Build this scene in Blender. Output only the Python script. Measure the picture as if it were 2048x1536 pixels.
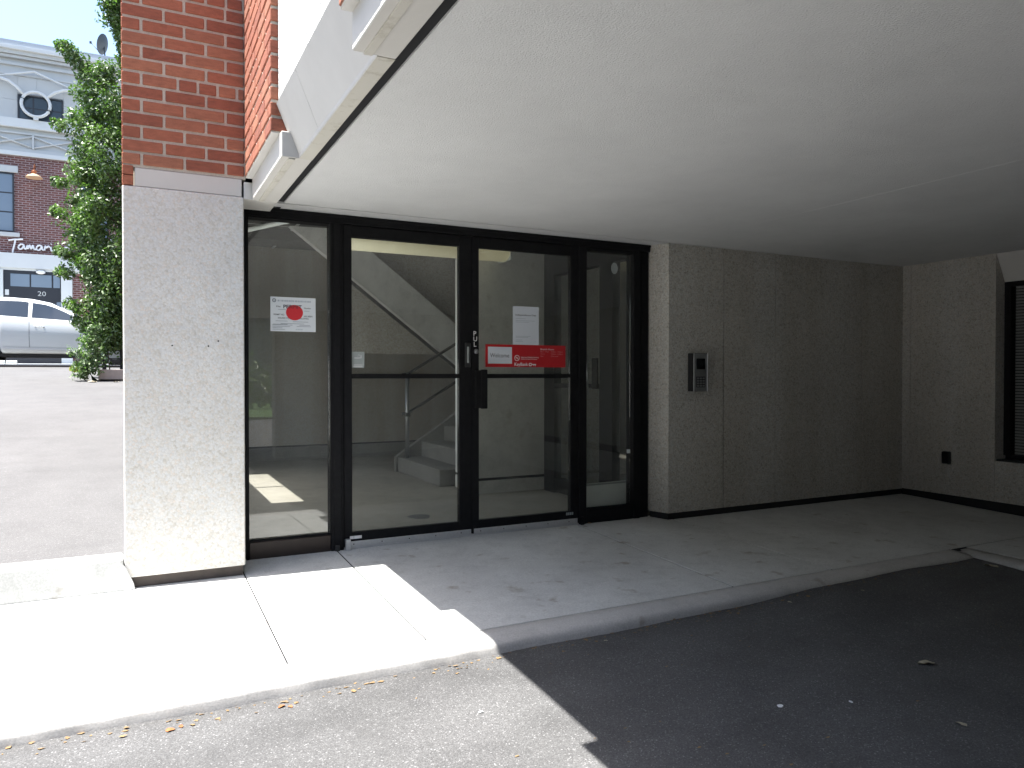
import bpy, bmesh, math, random
from mathutils import Vector, Matrix
R = math.radians
random.seed(7)
for o in list(bpy.data.objects): bpy.data.objects.remove(o, do_unlink=True)
scene = bpy.context.scene
col = scene.collection

# ---------------------------------------------------------------- camera
cam = bpy.data.cameras.new('camera'); camo = bpy.data.objects.new('camera', cam); col.objects.link(camo)
cam.sensor_width = 36; cam.lens = 26.0; cam.clip_start = .05; cam.clip_end = 3000
camo.location = (0, -4.63, 1.10); camo.rotation_euler = (R(90 - .72), 0, R(-27))
scene.camera = camo
# ---------------------------------------------------------------- sky, sun, exposure
SUN_EL, SUN_BACK = 71.0, 4.5
world = bpy.data.worlds.new('World'); scene.world = world; world.use_nodes = True
wn = world.node_tree; bg = wn.nodes['Background']
sky = wn.nodes.new('ShaderNodeTexSky'); sky.sky_type = 'NISHITA'; sky.sun_disc = False
sky.sun_elevation = R(SUN_EL); sky.sun_rotation = R(270 + SUN_BACK); sky.dust_density = 2.0; sky.air_density = 1.0; sky.ozone_density = 1.0
wn.links.new(sky.outputs[0], bg.inputs[0]); bg.inputs[1].default_value = .11
sl = bpy.data.lights.new('sun', 'SUN'); sl.energy = 4.8; sl.angle = R(.53); sl.color = (1, .975, .94)
so = bpy.data.objects.new('sun', sl); col.objects.link(so); so.location = (-10, 2, 30)
dvec = Vector((math.cos(R(SUN_EL)) * math.cos(R(SUN_BACK)), -math.cos(R(SUN_EL)) * math.sin(R(SUN_BACK)), -math.sin(R(SUN_EL))))
so.rotation_euler = dvec.to_track_quat('-Z', 'Y').to_euler()
vs = scene.view_settings
vs.view_transform = 'Standard'; vs.look = 'None'; vs.gamma = 1; vs.use_curve_mapping = False; vs.exposure = 1.95
scene.render.engine = 'CYCLES'
scene.cycles.max_bounces = 7; scene.cycles.diffuse_bounces = 4; scene.cycles.glossy_bounces = 2; scene.cycles.transmission_bounces = 4; scene.cycles.transparent_max_bounces = 12
scene.cycles.caustics_reflective = False; scene.cycles.caustics_refractive = False

# ---------------------------------------------------------------- materials
class NT:
    def __init__(s, name):
        s.m = bpy.data.materials.new(name); s.m.use_nodes = True; s.t = s.m.node_tree; s.n = s.t.nodes
        s.b = s.n['Principled BSDF']
    def node(s, typ, **kw):
        n = s.n.new(typ)
        for k, v in kw.items(): setattr(n, k, v)
        return n
    def link(s, a, b): s.t.links.new(a, b)
    def pos(s, scale=1.0, vec=None):
        g = s.node('ShaderNodeNewGeometry'); mp = s.node('ShaderNodeMapping')
        mp.inputs['Scale'].default_value = vec or (scale, scale, scale)
        s.link(g.outputs['Position'], mp.inputs[0]); return mp.outputs[0]
    def noise(s, scale, detail=4, rough=.55, vec=None):
        n = s.node('ShaderNodeTexNoise'); n.inputs['Scale'].default_value = 1; n.inputs['Detail'].default_value = detail
        n.inputs['Roughness'].default_value = rough
        s.link(s.pos(scale, vec), n.inputs['Vector']); return n.outputs[0]
    def voro(s, scale, out='Distance', feature='F1', warp=0):
        n = s.node('ShaderNodeTexVoronoi', feature=feature); n.inputs['Scale'].default_value = 1
        v = s.pos(scale)
        if warp:
            nz = s.node('ShaderNodeTexNoise'); nz.inputs['Scale'].default_value = .8; nz.inputs['Detail'].default_value = 3; s.link(v, nz.inputs['Vector'])
            ad = s.node('ShaderNodeVectorMath', operation='MULTIPLY_ADD'); s.link(nz.outputs[1], ad.inputs[0]); ad.inputs[1].default_value = (warp, warp, warp); s.link(v, ad.inputs[2]); v = ad.outputs[0]
        s.link(v, n.inputs['Vector']); return n.outputs[out]
    def ramp(s, fac, stops):
        r = s.node('ShaderNodeValToRGB'); e = r.color_ramp.elements
        while len(e) < len(stops): e.new(.5)
        for i, (p, c) in enumerate(stops):
            e[i].position = p; e[i].color = tuple(c) + (1,) if len(c) == 3 else c
        s.link(fac, r.inputs[0]); return r.outputs[0]
    def mix(s, a, b, fac, mode='MIX'):
        m = s.node('ShaderNodeMix', data_type='RGBA', blend_type=mode)
        for sock, v in ((m.inputs[0], fac), (m.inputs[6], a), (m.inputs[7], b)):
            if isinstance(v, (int, float)): sock.default_value = v
            elif isinstance(v, tuple): sock.default_value = v if len(v) == 4 else v + (1,)
            else: s.link(v, sock)
        return m.outputs[2]
    def base(s, c):
        if isinstance(c, tuple): s.b.inputs['Base Color'].default_value = c if len(c) == 4 else c + (1,)
        else: s.link(c, s.b.inputs['Base Color'])
    def bump(s, h, strength=.3, dist=.005, prev=None):
        b = s.node('ShaderNodeBump'); b.inputs['Strength'].default_value = strength; b.inputs['Distance'].default_value = dist
        s.link(h, b.inputs['Height'])
        if prev is not None: s.link(prev, b.inputs['Normal'])
        s.link(b.outputs[0], s.b.inputs['Normal']); return b.outputs[0]
    def rough(s, v): 
        if isinstance(v, (int, float)): s.b.inputs['Roughness'].default_value = v
        else: s.link(v, s.b.inputs['Roughness'])
def g3(v): return (v, v, v)
MAT = {}
def plain(name, c, rough=.6, metal=0, noise_scale=0, amt=.15, coat=0, bump=0):
    s = NT(name)
    if noise_scale:
        f = s.noise(noise_scale, 5)
        s.base(s.mix(tuple(x * (1 - amt) for x in c), tuple(min(1, x * (1 + amt)) for x in c), f))
        if bump: s.bump(f, bump, .004)
    else: s.base(c)
    s.rough(rough); s.b.inputs['Metallic'].default_value = metal
    if coat: s.b.inputs['Coat Weight'].default_value = coat; s.b.inputs['Coat Roughness'].default_value = .03
    MAT[name] = s.m; return s.m

def aggregate(name, tone, spread, scale=85, streak=0, rel=1.0):
    s = NT(name)
    c = s.voro(scale, 'Color', 'F1', 1.6)
    sep = s.node('ShaderNodeSeparateColor'); s.link(c, sep.inputs[0])
    t = tone
    k = lambda m, tint: tuple(max(0, min(1, t[i] * m * tint[i])) for i in range(3))
    colr = s.ramp(sep.outputs[0], [(0, k(1 - 2.2 * spread, (1, .97, .92))), (.12, k(1 - .8 * spread, (1.03, 1, .95))), (.4, k(1, (1, 1, 1))), (.62, k(1 + .5 * spread, (.98, 1, 1.03))),
                                   (.86, k(1 + .9 * spread, (1.0, 1, 1))), (.97, k(1 - .3 * spread, (1.05, .98, .92)))])
    d = s.voro(scale, 'Distance', 'F1', 1.6)
    joint = s.ramp(d, [(.45, g3(1)), (.75, g3(1 - .18 * rel))])
    big = s.ramp(s.noise(2.2, 5, .6), [(.3, g3(.93)), (.7, g3(1.05))]); big = s.mix(big, s.ramp(s.noise(28, 4, .7), [(.3, g3(1 - .10 * rel)), (.7, g3(1 + .06 * rel))]), 1, 'MULTIPLY')
    cc = s.mix(s.mix(colr, joint, 1.0, 'MULTIPLY'), big, 1.0, 'MULTIPLY')
    if streak:
        sk = s.ramp(s.noise(1, 3, .5, (2.6, 2.6, .10)), [(.42, g3(1)), (.62, (1 - streak, 1 - 1.25 * streak, 1 - 1.6 * streak))]); cc = s.mix(cc, sk, 1.0, 'MULTIPLY')
    s.base(cc)
    inv = s.node('ShaderNodeInvert'); s.link(d, inv.inputs[1])
    p = s.bump(inv.outputs[0], .42 * rel, .005); p = s.bump(s.noise(45, 4, .7), .42 * rel, .006, p); s.bump(s.noise(300, 2), .25, .002, p)
    s.rough(.85); MAT[name] = s.m
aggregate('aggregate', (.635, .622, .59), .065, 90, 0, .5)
aggregate('aggregate_shaded', (.55, .535, .495), .13, 95, .10, 1.0)  # same pebbled concrete as the column, darkened for the shade under the overhang
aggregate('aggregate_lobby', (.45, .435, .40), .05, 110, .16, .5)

def concrete(name, c, stain=.75, dark=(.5, .44, .38)):
    s = NT(name)
    a = s.ramp(s.noise(1.3, 6, .6), [(.3, g3(.82)), (.7, g3(1.08))]); a = s.mix(a, s.ramp(s.noise(9, 6, .72), [(.28, g3(.84)), (.5, g3(1)), (.75, g3(1.05))]), 1, 'MULTIPLY')
    fine = s.ramp(s.noise(120, 3), [(.3, g3(.84)), (.7, g3(1.08))])
    x = s.mix(s.mix(c, a, 1, 'MULTIPLY'), fine, 1, 'MULTIPLY')
    spots = s.ramp(s.noise(7.5, 3, .5), [(.64, g3(0)), (.74, g3(1))])
    sc = s.node('ShaderNodeMath', operation='MULTIPLY'); s.link(spots, sc.inputs[0]); sc.inputs[1].default_value = 1 - stain
    x = s.mix(x, tuple(c[i] * dark[i] for i in range(3)), sc.outputs[0])
    s.base(x); s.rough(.85)
    s.bump(s.noise(160, 4), .22, .003); MAT[name] = s.m
concrete('concrete', (.60, .605, .585), .25)
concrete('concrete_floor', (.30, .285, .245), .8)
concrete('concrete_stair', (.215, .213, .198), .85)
concrete('concrete_block', (.76, .765, .735), .6)
concrete('kerb_concrete', (.50, .49, .47), .35)

def asphalt(name, c, bump=.6, st=.12, k=1):
    s = NT(name)
    v = s.voro(230, 'Color'); sep = s.node('ShaderNodeSeparateColor'); s.link(v, sep.inputs[0])
    grain = s.ramp(sep.outputs[0], [(0, g3(1 - .28 * k)), (.6, g3(1)), (.94, g3(1 + .2 * k)), (1, g3(1 + 1.2 * k))])
    patch = s.ramp(s.noise(.9, 6, .62), [(.3, g3(1 - .18 * min(k, 1))), (.5, g3(1)), (.72, g3(1 + .1 * min(k, 1)))]); patch = s.mix(patch, s.ramp(s.noise(3.1, 5, .65), [(.34, g3(1 - .2 * min(k * k, 1))), (.5, g3(1)), (.7, g3(1 + .08 * k))]), 1, 'MULTIPLY')
    streak = s.ramp(s.noise(1, 5, .6, (.7, 3.5, 1)), [(.35, g3(1 - st)), (.65, g3(1 + st / 2))])
    x = s.mix(s.mix(s.mix(c, grain, 1, 'MULTIPLY'), patch, 1, 'MULTIPLY'), streak, 1, 'MULTIPLY')
    s.base(x); s.rough(.8)
    s.bump(s.noise(170, 3, .6), bump, .006); MAT[name] = s.m
asphalt('asphalt', (.087, .0865, .086), .6, .12, 1.15)
asphalt('asphalt_lot', (.094, .092, .091), .4, .03, .7)

def stucco(name, c, scale=70, strength=.5, stain=False, dist=.006):
    s = NT(name)
    a = s.ramp(s.noise(.8, 5, .6), [(.3, g3(.92)), (.7, g3(1.04))]); a = s.mix(a, s.ramp(s.noise(4.5, 5, .7), [(.3, g3(.96)), (.7, g3(1.02))]), 1, 'MULTIPLY')
    x = s.mix(c, a, 1, 'MULTIPLY')
    if stain:
        st = s.ramp(s.noise(9, 6, .7), [(.52, g3(0)), (.66, g3(.55))])
        x = s.mix(x, (.3, .27, .2), st)
    s.base(x); s.rough(.9)
    n = s.noise(scale, 4, .6)
    s.bump(n, strength, dist); MAT[name] = s.m
stucco('soffit_stucco', (.70, .705, .70), 150, .7)
stucco('wall_stucco', (.58, .575, .56), 55, 1.0, False, .016)
stucco('limestone', (.60, .585, .55), 40, .08)
stucco('limestone_dirty', (.58, .56, .50), 40, .12, True)

def brickmat(name):
    s = NT(name)
    oi = s.node('ShaderNodeObjectInfo')
    c = s.ramp(oi.outputs['Random'], [(0, (.265, .086, .052)), (.3, (.315, .103, .060)), (.6, (.36, .126, .072)), (.8, (.325, .130, .078)), (1, (.38, .150, .086))])
    st = s.ramp(s.noise(1, 5, .65, (18, 18, 60)), [(.3, g3(.72)), (.55, g3(1)), (.75, g3(1.18))])
    fine = s.ramp(s.noise(220, 3), [(.3, g3(.86)), (.7, g3(1.1))])
    s.base(s.mix(s.mix(c, st, 1, 'MULTIPLY'), fine, 1, 'MULTIPLY')); s.rough(.85)
    p = s.bump(s.noise(1, 4, .6, (40, 40, 130)), .35, .003); s.bump(s.noise(260, 3), .3, .002, p); MAT[name] = s.m
brickmat('brick')
concrete('mortar', (.54, .49, .41), .9)
def brickwall(name, c1, c2, mort, w=.203, h=.0677, axis='X', ms=.012):
    s = NT(name)
    g = s.node('ShaderNodeNewGeometry'); sp = s.node('ShaderNodeSeparateXYZ'); cb = s.node('ShaderNodeCombineXYZ')
    s.link(g.outputs['Position'], sp.inputs[0]); s.link(sp.outputs[0 if axis == 'X' else 1], cb.inputs[0]); s.link(sp.outputs[2], cb.inputs[1])
    b = s.node('ShaderNodeTexBrick'); s.link(cb.outputs[0], b.inputs[0])
    b.inputs['Color1'].default_value = c1 + (1,); b.inputs['Color2'].default_value = c2 + (1,); b.inputs['Mortar'].default_value = mort + (1,)
    b.inputs['Scale'].default_value = 1; b.inputs['Mortar Size'].default_value = ms; b.inputs['Brick Width'].default_value = w; b.inputs['Row Height'].default_value = h
    b.inputs['Mortar Smooth'].default_value = .1; b.inputs['Bias'].default_value = 0
    n = s.ramp(s.noise(3, 5), [(.3, g3(.85)), (.7, g3(1.12))])
    s.base(s.mix(b.outputs[0], n, 1, 'MULTIPLY')); s.rough(.85)
    iv = s.node('ShaderNodeInvert'); s.link(b.outputs['Fac'], iv.inputs[1]); s.bump(iv.outputs[0], .5, .006); MAT[name] = s.m
brickwall('brick_field', (.34, .09, .05), (.44, .13, .065), (.42, .38, .32))
brickwall('brick_field_side', (.34, .09, .05), (.44, .13, .065), (.42, .38, .32), axis='Y')
brickwall('brick_far', (.105, .038, .034), (.17, .06, .05), (.30, .23, .22), .23, .083, 'X', .014)

plain('black_aluminium', (.016, .016, .017), .6, 0, 30, .35)
plain('brown_aluminium', (.028, .019, .016), .4, .3, 30, .3)
plain('black_rubber', (.012, .012, .013), .7)
plain('dark_gap', (.010, .010, .012), .9)
plain('base_black', (.013, .013, .014), .6, 0, 25, .3)
plain('column_base', (.075, .062, .055), .85, 0, 16, .45, 0, .3)
plain('mill_aluminium', (.62, .63, .64), .45, .75, 60, .15)
plain('steel', (.34, .35, .355), .42, .9, 60, .12)
plain('screen_black', (.006, .007, .008), .12)
plain('paper', (.80, .83, .85), .75, 0, 8, .02)
plain('paper_blue', (.68, .72, .78), .75, 0, 8, .02)
plain('ink', (.03, .035, .04), .7)
plain('ink_grey', (.30, .33, .36), .7)
plain('ink_pale', (.48, .53, .58), .7)
plain('red_vinyl', (.50, .016, .022), .5)
plain('red_dot', (.70, .03, .04), .55)
plain('white_print', (.82, .80, .80), .6)
plain('pink_print', (.62, .25, .25), .6)
plain('sticker_grey', (.34, .37, .36), .6)
plain('white_paint', (.80, .80, .79), .5, 0, 6, .04)
plain('white_trim', (.60, .62, .61), .6, 0, 3, .05)
plain('stone_white', (.50, .515, .505), .75, 0, 2, .06)
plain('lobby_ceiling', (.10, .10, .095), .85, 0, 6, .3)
plain('tee_bar', (.45, .47, .46), .6)
plain('rail_dark', (.025, .026, .026), .5)
plain('car_paint', (.60, .62, .61), .35, 0, 0, 0, .6)
plain('car_glass', (.02, .03, .045), .05)
plain('car_dark', (.015, .015, .016), .7)
plain('tyre', (.02, .02, .02), .85)
plain('rim', (.55, .56, .57), .3, .8)
plain('bark', (.11, .085, .065), .9, 0, 22, .4, 0, .5)
plain('door_dark', (.022, .024, .03), .45)
plain('far_glass', (.16, .21, .27), .08)
plain('far_glass_dark', (.03, .045, .055), .08)
plain('copper', (.42, .14, .05), .5, .2)
plain('lamp_shade', (.55, .36, .22), .5)
plain('dish_grey', (.035, .042, .046), .6)
plain('planter_wood', (.42, .36, .32), .8, 0, 20, .2)
plain('roof_grey', (.42, .46, .5), .6)
plain('fence_metal', (.03, .03, .03), .6)
plain('soil', (.09, .07, .05), .95, 0, 30, .4)
plain('board_white', (.78, .82, .80), .6, 0, 12, .08)
plain('blind', (.22, .23, .22), .7)
plain('dry_leaf', (.20, .13, .06), .8, 0, 60, .3)
plain('pale_leaf', (.42, .38, .28), .8, 0, 60, .25)
plain('orange_leaf', (.26, .10, .035), .8, 0, 60, .3)
plain('lawn', (.06, .12, .03), .9, 0, 6, .4)
plain('earth', (.13, .125, .115), .95, 0, 1, .3)

def glassmat(name, tint, ior=1.55, dust=0):
    s = NT(name); s.n.remove(s.b); out = s.n['Material Output']
    tr = s.node('ShaderNodeBsdfTransparent'); tr.inputs[0].default_value = tint + (1,)
    gl = s.node('ShaderNodeBsdfGlossy'); gl.inputs['Roughness'].default_value = 0; gl.inputs[0].default_value = (1, 1, 1, 1)
    fr = s.node('ShaderNodeFresnel')
    ge = s.node('ShaderNodeNewGeometry'); mr = s.node('ShaderNodeMapRange'); s.link(ge.outputs['Backfacing'], mr.inputs[0])   # thin sheet: both faces reflect alike
    mr.inputs[3].default_value = ior; mr.inputs[4].default_value = 1 / ior; s.link(mr.outputs[0], fr.inputs[0])
    mx = s.node('ShaderNodeMixShader'); s.link(fr.outputs[0], mx.inputs[0]); s.link(tr.outputs[0], mx.inputs[1]); s.link(gl.outputs[0], mx.inputs[2])
    res = mx.outputs[0]
    if dust:
        df = s.node('ShaderNodeBsdfDiffuse'); df.inputs[0].default_value = (.62, .64, .62, 1); m2 = s.node('ShaderNodeMixShader')
        f = s.ramp(s.noise(1, 5, .65, (5, 5, 2.2)), [(.25, g3(dust * .45)), (.8, g3(dust * 1.6))]); s.link(f, m2.inputs[0]); s.link(res, m2.inputs[1]); s.link(df.outputs[0], m2.inputs[2]); res = m2.outputs[0]
    s.link(res, out.inputs[0]); MAT[name] = s.m
glassmat('pane_glass', (.94, .945, .925), 1.58, .034)
glassmat('clear_glass', (.97, .97, .97), 1.4)
s = NT('frosted_fill'); s.n.remove(s.b); tl = s.node('ShaderNodeBsdfTranslucent'); tl.inputs[0].default_value = (.72, .73, .70, 1); s.link(tl.outputs[0], s.n['Material Output'].inputs[0]); MAT['frosted_fill'] = s.m  # translucent sheet for the added panes that fill the lobby with light
plain('grey_blocker', (.17, .175, .185), .9, 0, 2, .1)  # neutral grey for the unseen added blocks
MAT['black_aluminium'].node_tree.nodes['Principled BSDF'].inputs['Specular IOR Level'].default_value = .03

def leafmat(name, a, b, rough=.35):
    s = NT(name)
    at = s.node('ShaderNodeAttribute'); at.attribute_name = 'tone'
    c = s.ramp(at.outputs['Fac'], [(0, a), (1, b)])
    s.base(c); s.rough(rough); s.b.inputs['Specular IOR Level'].default_value = .6
    tl = s.node('ShaderNodeBsdfTranslucent'); s.link(s.mix(c, (1.0, 1.5, .5), 1, 'MULTIPLY'), tl.inputs[0])
    mx = s.node('ShaderNodeMixShader'); mx.inputs[0].default_value = .28
    s.link(s.b.outputs[0], mx.inputs[1]); s.link(tl.outputs[0], mx.inputs[2]); s.link(mx.outputs[0], s.n['Material Output'].inputs[0]); MAT[name] = s.m
leafmat('holly_leaf', (.045, .080, .028), (.17, .25, .075), .36)
leafmat('weed_leaf', (.055, .10, .05), (.22, .30, .12), .5)
leafmat('yellow_leaf', (.40, .36, .06), (.55, .50, .12), .5)
s = NT('tube_lens'); s.base((.75, .72, .55)); s.b.inputs['Emission Color'].default_value = (1, .92, .55, 1); s.b.inputs['Emission Strength'].default_value = .05; s.rough(.5); MAT['tube_lens'] = s.m

# ---------------------------------------------------------------- object helpers
def smoothstep(t): t = max(0, min(1, t)); return t * t * (3 - 2 * t)
W = {}
def wm(o): return W.get(o.name, Matrix.Identity(4))
def put(o, parent=None, loc=(0, 0, 0)):
    col.objects.link(o); o.location = loc
    W[o.name] = Matrix.Translation(Vector(loc))
    if parent is not None:
        o.parent = parent; o.matrix_parent_inverse = wm(parent).inverted()
    return o
def tag(o, label=None, cat=None, group=None, kind=None):
    if label: o['label'] = label
    if cat: o['category'] = cat
    if group: o['group'] = group
    if kind: o['kind'] = kind
    return o
def thing(name, loc, label, cat, group=None):
    o = bpy.data.objects.new(name, None); o.empty_display_size = .2; put(o, None, loc); return tag(o, label, cat, group)
def mobj(name, bm, mat, parent=None, smooth=False, loc=(0, 0, 0)):
    me = bpy.data.meshes.new(name); bm.to_mesh(me); bm.free()
    if mat: me.materials.append(MAT[mat] if isinstance(mat, str) else mat)
    if smooth:
        for p in me.polygons: p.use_smooth = True
    o = bpy.data.objects.new(name, me); return put(o, parent, loc)
def bbox(bm, x0, x1, y0, y1, z0, z1, bev=0, slope=None):
    vs_ = [bm.verts.new((x, y, z)) for x in (x0, x1) for y in (y0, y1) for z in (z0, z1)]
    fs = [(0, 1, 3, 2), (4, 6, 7, 5), (0, 4, 5, 1), (2, 3, 7, 6), (0, 2, 6, 4), (1, 5, 7, 3)]
    ff = [bm.faces.new([vs_[i] for i in f]) for f in fs]
    if bev:
        ed = list({e for f in ff for e in f.edges})
        bmesh.ops.bevel(bm, geom=ed, offset=bev, segments=1, affect='EDGES')
    return bm
def box(name, x0, x1, y0, y1, z0, z1, mat, parent=None, bev=0):
    return mobj(name, bbox(bmesh.new(), x0, x1, y0, y1, z0, z1, bev), mat, parent)
def poly_prism(name, pts, axis, a, b, mat, parent=None, smooth=False):
    """extrude a closed 2D outline along an axis between a and b"""
    bm = bmesh.new()
    def v(p, t):
        return bm.verts.new({'X': (t, p[0], p[1]), 'Y': (p[0], t, p[1]), 'Z': (p[0], p[1], t)}[axis])
    A = [v(p, a) for p in pts]; B = [v(p, b) for p in pts]; n = len(pts)
    bm.faces.new(A); bm.faces.new(B[::-1])
    for i in range(n): bm.faces.new([A[i], B[i], B[(i + 1) % n], A[(i + 1) % n]])
    bmesh.ops.recalc_face_normals(bm, faces=bm.faces)
    return mobj(name, bm, mat, parent, smooth)
def tube(bm, pts, rad, seg=8, cap=True):
    pts = [Vector(p) for p in pts]; n = len(pts); rings = []
    rr = rad if isinstance(rad, (list, tuple)) else [rad] * n
    for i, p in enumerate(pts):
        t = (pts[min(i + 1, n - 1)] - pts[max(i - 1, 0)]).normalized()
        u = t.cross(Vector((0, 0, 1)) if abs(t.z) < .95 else Vector((1, 0, 0))).normalized(); w = t.cross(u)
        rings.append([bm.verts.new(p + rr[i] * (math.cos(2 * math.pi * k / seg) * u + math.sin(2 * math.pi * k / seg) * w)) for k in range(seg)])
    for a, b in zip(rings, rings[1:]):
        for k in range(seg): bm.faces.new([a[k], a[(k + 1) % seg], b[(k + 1) % seg], b[k]])
    if cap: bm.faces.new(rings[0][::-1]); bm.faces.new(rings[-1])
    return bm
def tubeo(name, pts, rad, mat, parent=None, seg=8): return mobj(name, tube(bmesh.new(), pts, rad, seg), mat, parent, True)
def quad_xz(bm, x0, x1, z0, z1, y):
    bm.faces.new([bm.verts.new(p) for p in ((x0, y, z0), (x1, y, z0), (x1, y, z1), (x0, y, z1))])
def disc_xz(bm, cx, cz, rx, rz, y, n=32):
    bm.faces.new([bm.verts.new((cx + rx * math.cos(2 * math.pi * k / n), y, cz + rz * math.sin(2 * math.pi * k / n))) for k in range(n)])
def ring_xz(bm, cx, cz, r0, r1, y, n=32, sx=1):
    A = [bm.verts.new((cx + sx * r0 * math.cos(2 * math.pi * k / n), y, cz + r0 * math.sin(2 * math.pi * k / n))) for k in range(n)]
    B = [bm.verts.new((cx + sx * r1 * math.cos(2 * math.pi * k / n), y, cz + r1 * math.sin(2 * math.pi * k / n))) for k in range(n)]
    for k in range(n): bm.faces.new([A[k], A[(k + 1) % n], B[(k + 1) % n], B[k]])
def text_mesh(items, y, name, mat, parent, bold=0.0, loc=(0, 0, 0)):
    """items: (string, x_left, z_baseline, height, width or None). One printed mesh facing -Y."""
    bm = bmesh.new()
    for st, x, z, h, w in items:
        cu = bpy.data.curves.new('t', 'FONT'); cu.body = st; cu.size = 1; cu.offset = bold; cu.resolution_u = 3
        ob = bpy.data.objects.new('t', cu); col.objects.link(ob)
        dg = bpy.context.evaluated_depsgraph_get(); me = ob.evaluated_get(dg).to_mesh()
        xs = [v.co.x for v in me.vertices]; 
        sx = h / .69
        if xs and w: sx = w / (max(xs) - min(xs))
        x0 = min(xs) if xs else 0
        mp = [bm.verts.new((x + (v.co.x - x0) * sx, y, z + v.co.y * h / .69)) for v in me.vertices]
        for p in me.polygons:
            try: bm.faces.new([mp[i] for i in p.vertices])
            except ValueError: pass
        ob.evaluated_get(dg).to_mesh_clear(); bpy.data.objects.remove(ob); bpy.data.curves.remove(cu)
    return mobj(name, bm, mat, parent, loc=loc)
def interp(tab, x):
    if x <= tab[0][0]: return tab[0][1]
    for (a, va), (b, vb) in zip(tab, tab[1:]):
        if x <= b: return va + (vb - va) * (x - a) / (b - a)
    return tab[-1][1]

# ================================================================ GROUND
bm = bmesh.new(); n = 10
bbox(bm, -700, 700, -700, 900, -1.2, -.6)
tag(mobj('ground', bm, 'earth'), kind='structure')
def sheet(name, xs, ys, zf, mat):
    bm = bmesh.new(); g = [[bm.verts.new((x, y, zf(x, y))) for y in ys] for x in xs]
    for i in range(len(xs) - 1):
        for j in range(len(ys) - 1): bm.faces.new([g[i][j], g[i + 1][j], g[i + 1][j + 1], g[i][j + 1]])
    return tag(mobj(name, bm, mat, None, True), kind='structure')
def frange(a, b, n): return [a + (b - a) * i / n for i in range(n + 1)]
SL = .03
def zdrive(x, y):
    z = interp([(-5, -.185), (-3.4, -.175), (-2.6, -.16), (-1.9, -.118), (-1.7, -.108)], y)
    z += .042 * smoothstep((x - 1.3) / 3.3)
    return z + .004 * math.sin(x * 3.1 + y * 2.0) + .003 * math.sin(x * 7.3 - y * 5.1)
sheet('driveway', [-60, -30, -12, -6] + frange(-3, 4.79, 60), [-60, -30, -15, -9] + frange(-6, -1.74, 50), zdrive, 'asphalt')
sheet('driveway_apron', [-60, -30, -12, -7.9], [-1.74, -1.2, -.6, -.36], lambda x, y: -.1 if y < -1 else interp([(-1, -.1), (-.36, .12)], y), 'asphalt')
LOT_Y = 16.3
def zlot(x, y): return .145 + .0688 * (max(y, -.3) + .2) + .0012 * math.sin(x * 2.1 + y * 1.1)
sheet('parking_lot', [-60, -30, -15, -8] + frange(-4, .55, 24), [-.215] + frange(0, LOT_Y, 40), zlot, 'asphalt_lot')
# sidewalk: separate slabs with open joints over a dark bed
zs = lambda y: SL * max(y, -1.75)
bm = bmesh.new()
for x0, x1, y0, y1 in ((-8, 6.4, -1.66, .04), (4.9, 6.4, -9, -1.7501)):
    bm.faces.new([bm.verts.new((x, y, SL * max(y, -1.75) - .004)) for x, y in ((x0, y0), (x1, y0), (x1, y1), (x0, y1))])
walk = tag(mobj('sidewalk', bm, 'dark_gap'), kind='structure')
def slab(x0, x1, y0, y1, top=None):
    bm = bmesh.new(); gp = .0045 if x0 > 1.2 or x1 > 1.2 else .0034
    bbox(bm, x0 + gp, x1 - gp, y0 + gp, y1 - gp, -.075, 0, .003)
    for v in bm.verts: v.co.z += zs(v.co.y)
    return mobj('slab', bm, 'concrete', walk)
KJ = -1.615
SX = [-7.9, -5.0, -3.1, -1.28, .535, 1.12, 2.885, 3.66, 4.775]
for a, b in zip(SX, SX[1:]): slab(a, b, KJ, .03)
slab(4.775, 6.36, KJ, .03)
yy = KJ
for k in range(3): slab(4.93, 6.36, yy - 1.8, yy); yy -= 1.8
def kerb_bar(name, path_axis, a, b, edge, mat, n, parent=None):
    """rounded kerb nose; profile swept with small irregularities"""
    prof = [(.15, 0), (.09, -.0005), (.045, -.0025), (.028, -.006), (.014, -.012), (.005, -.021), (0, -.034), (-.004, -.08), (-.006, -.18), (.15, -.18)]
    bm = bmesh.new(); rings = []; rnd = random.Random(3)
    for i in range(n + 1):
        t = a + (b - a) * i / n; r = []
        for k, (d, z) in enumerate(prof):
            j = (rnd.uniform(-1, 1) * .0028 if 2 < k < 8 else 0)
            j += .004 * math.sin(t * 2.3) if 2 < k < 8 else 0
            if path_axis == 'X': p = (t, edge + d + j, zs(KJ) - .001 + z)
            else: p = (edge + d + j, t, zs(-1.75) + .001 + z)
            r.append(bm.verts.new(p))
        rings.append(r)
    m = len(prof)
    for r0, r1 in zip(rings, rings[1:]):
        for k in range(m): bm.faces.new([r0[k], r0[(k + 1) % m], r1[(k + 1) % m], r1[k]])
    bm.faces.new(rings[0][::-1]); bm.faces.new(rings[-1]); bmesh.ops.recalc_face_normals(bm, faces=bm.faces)
    return tag(mobj(name, bm, mat, parent, True), kind='structure')
kerb_bar('kerb', 'X', -7.9, 4.77, -1.768, 'kerb_concrete', 260)
kerb_bar('kerb_wing', 'Y', -7.0, -1.64, 4.777, 'kerb_concrete', 90)
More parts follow.
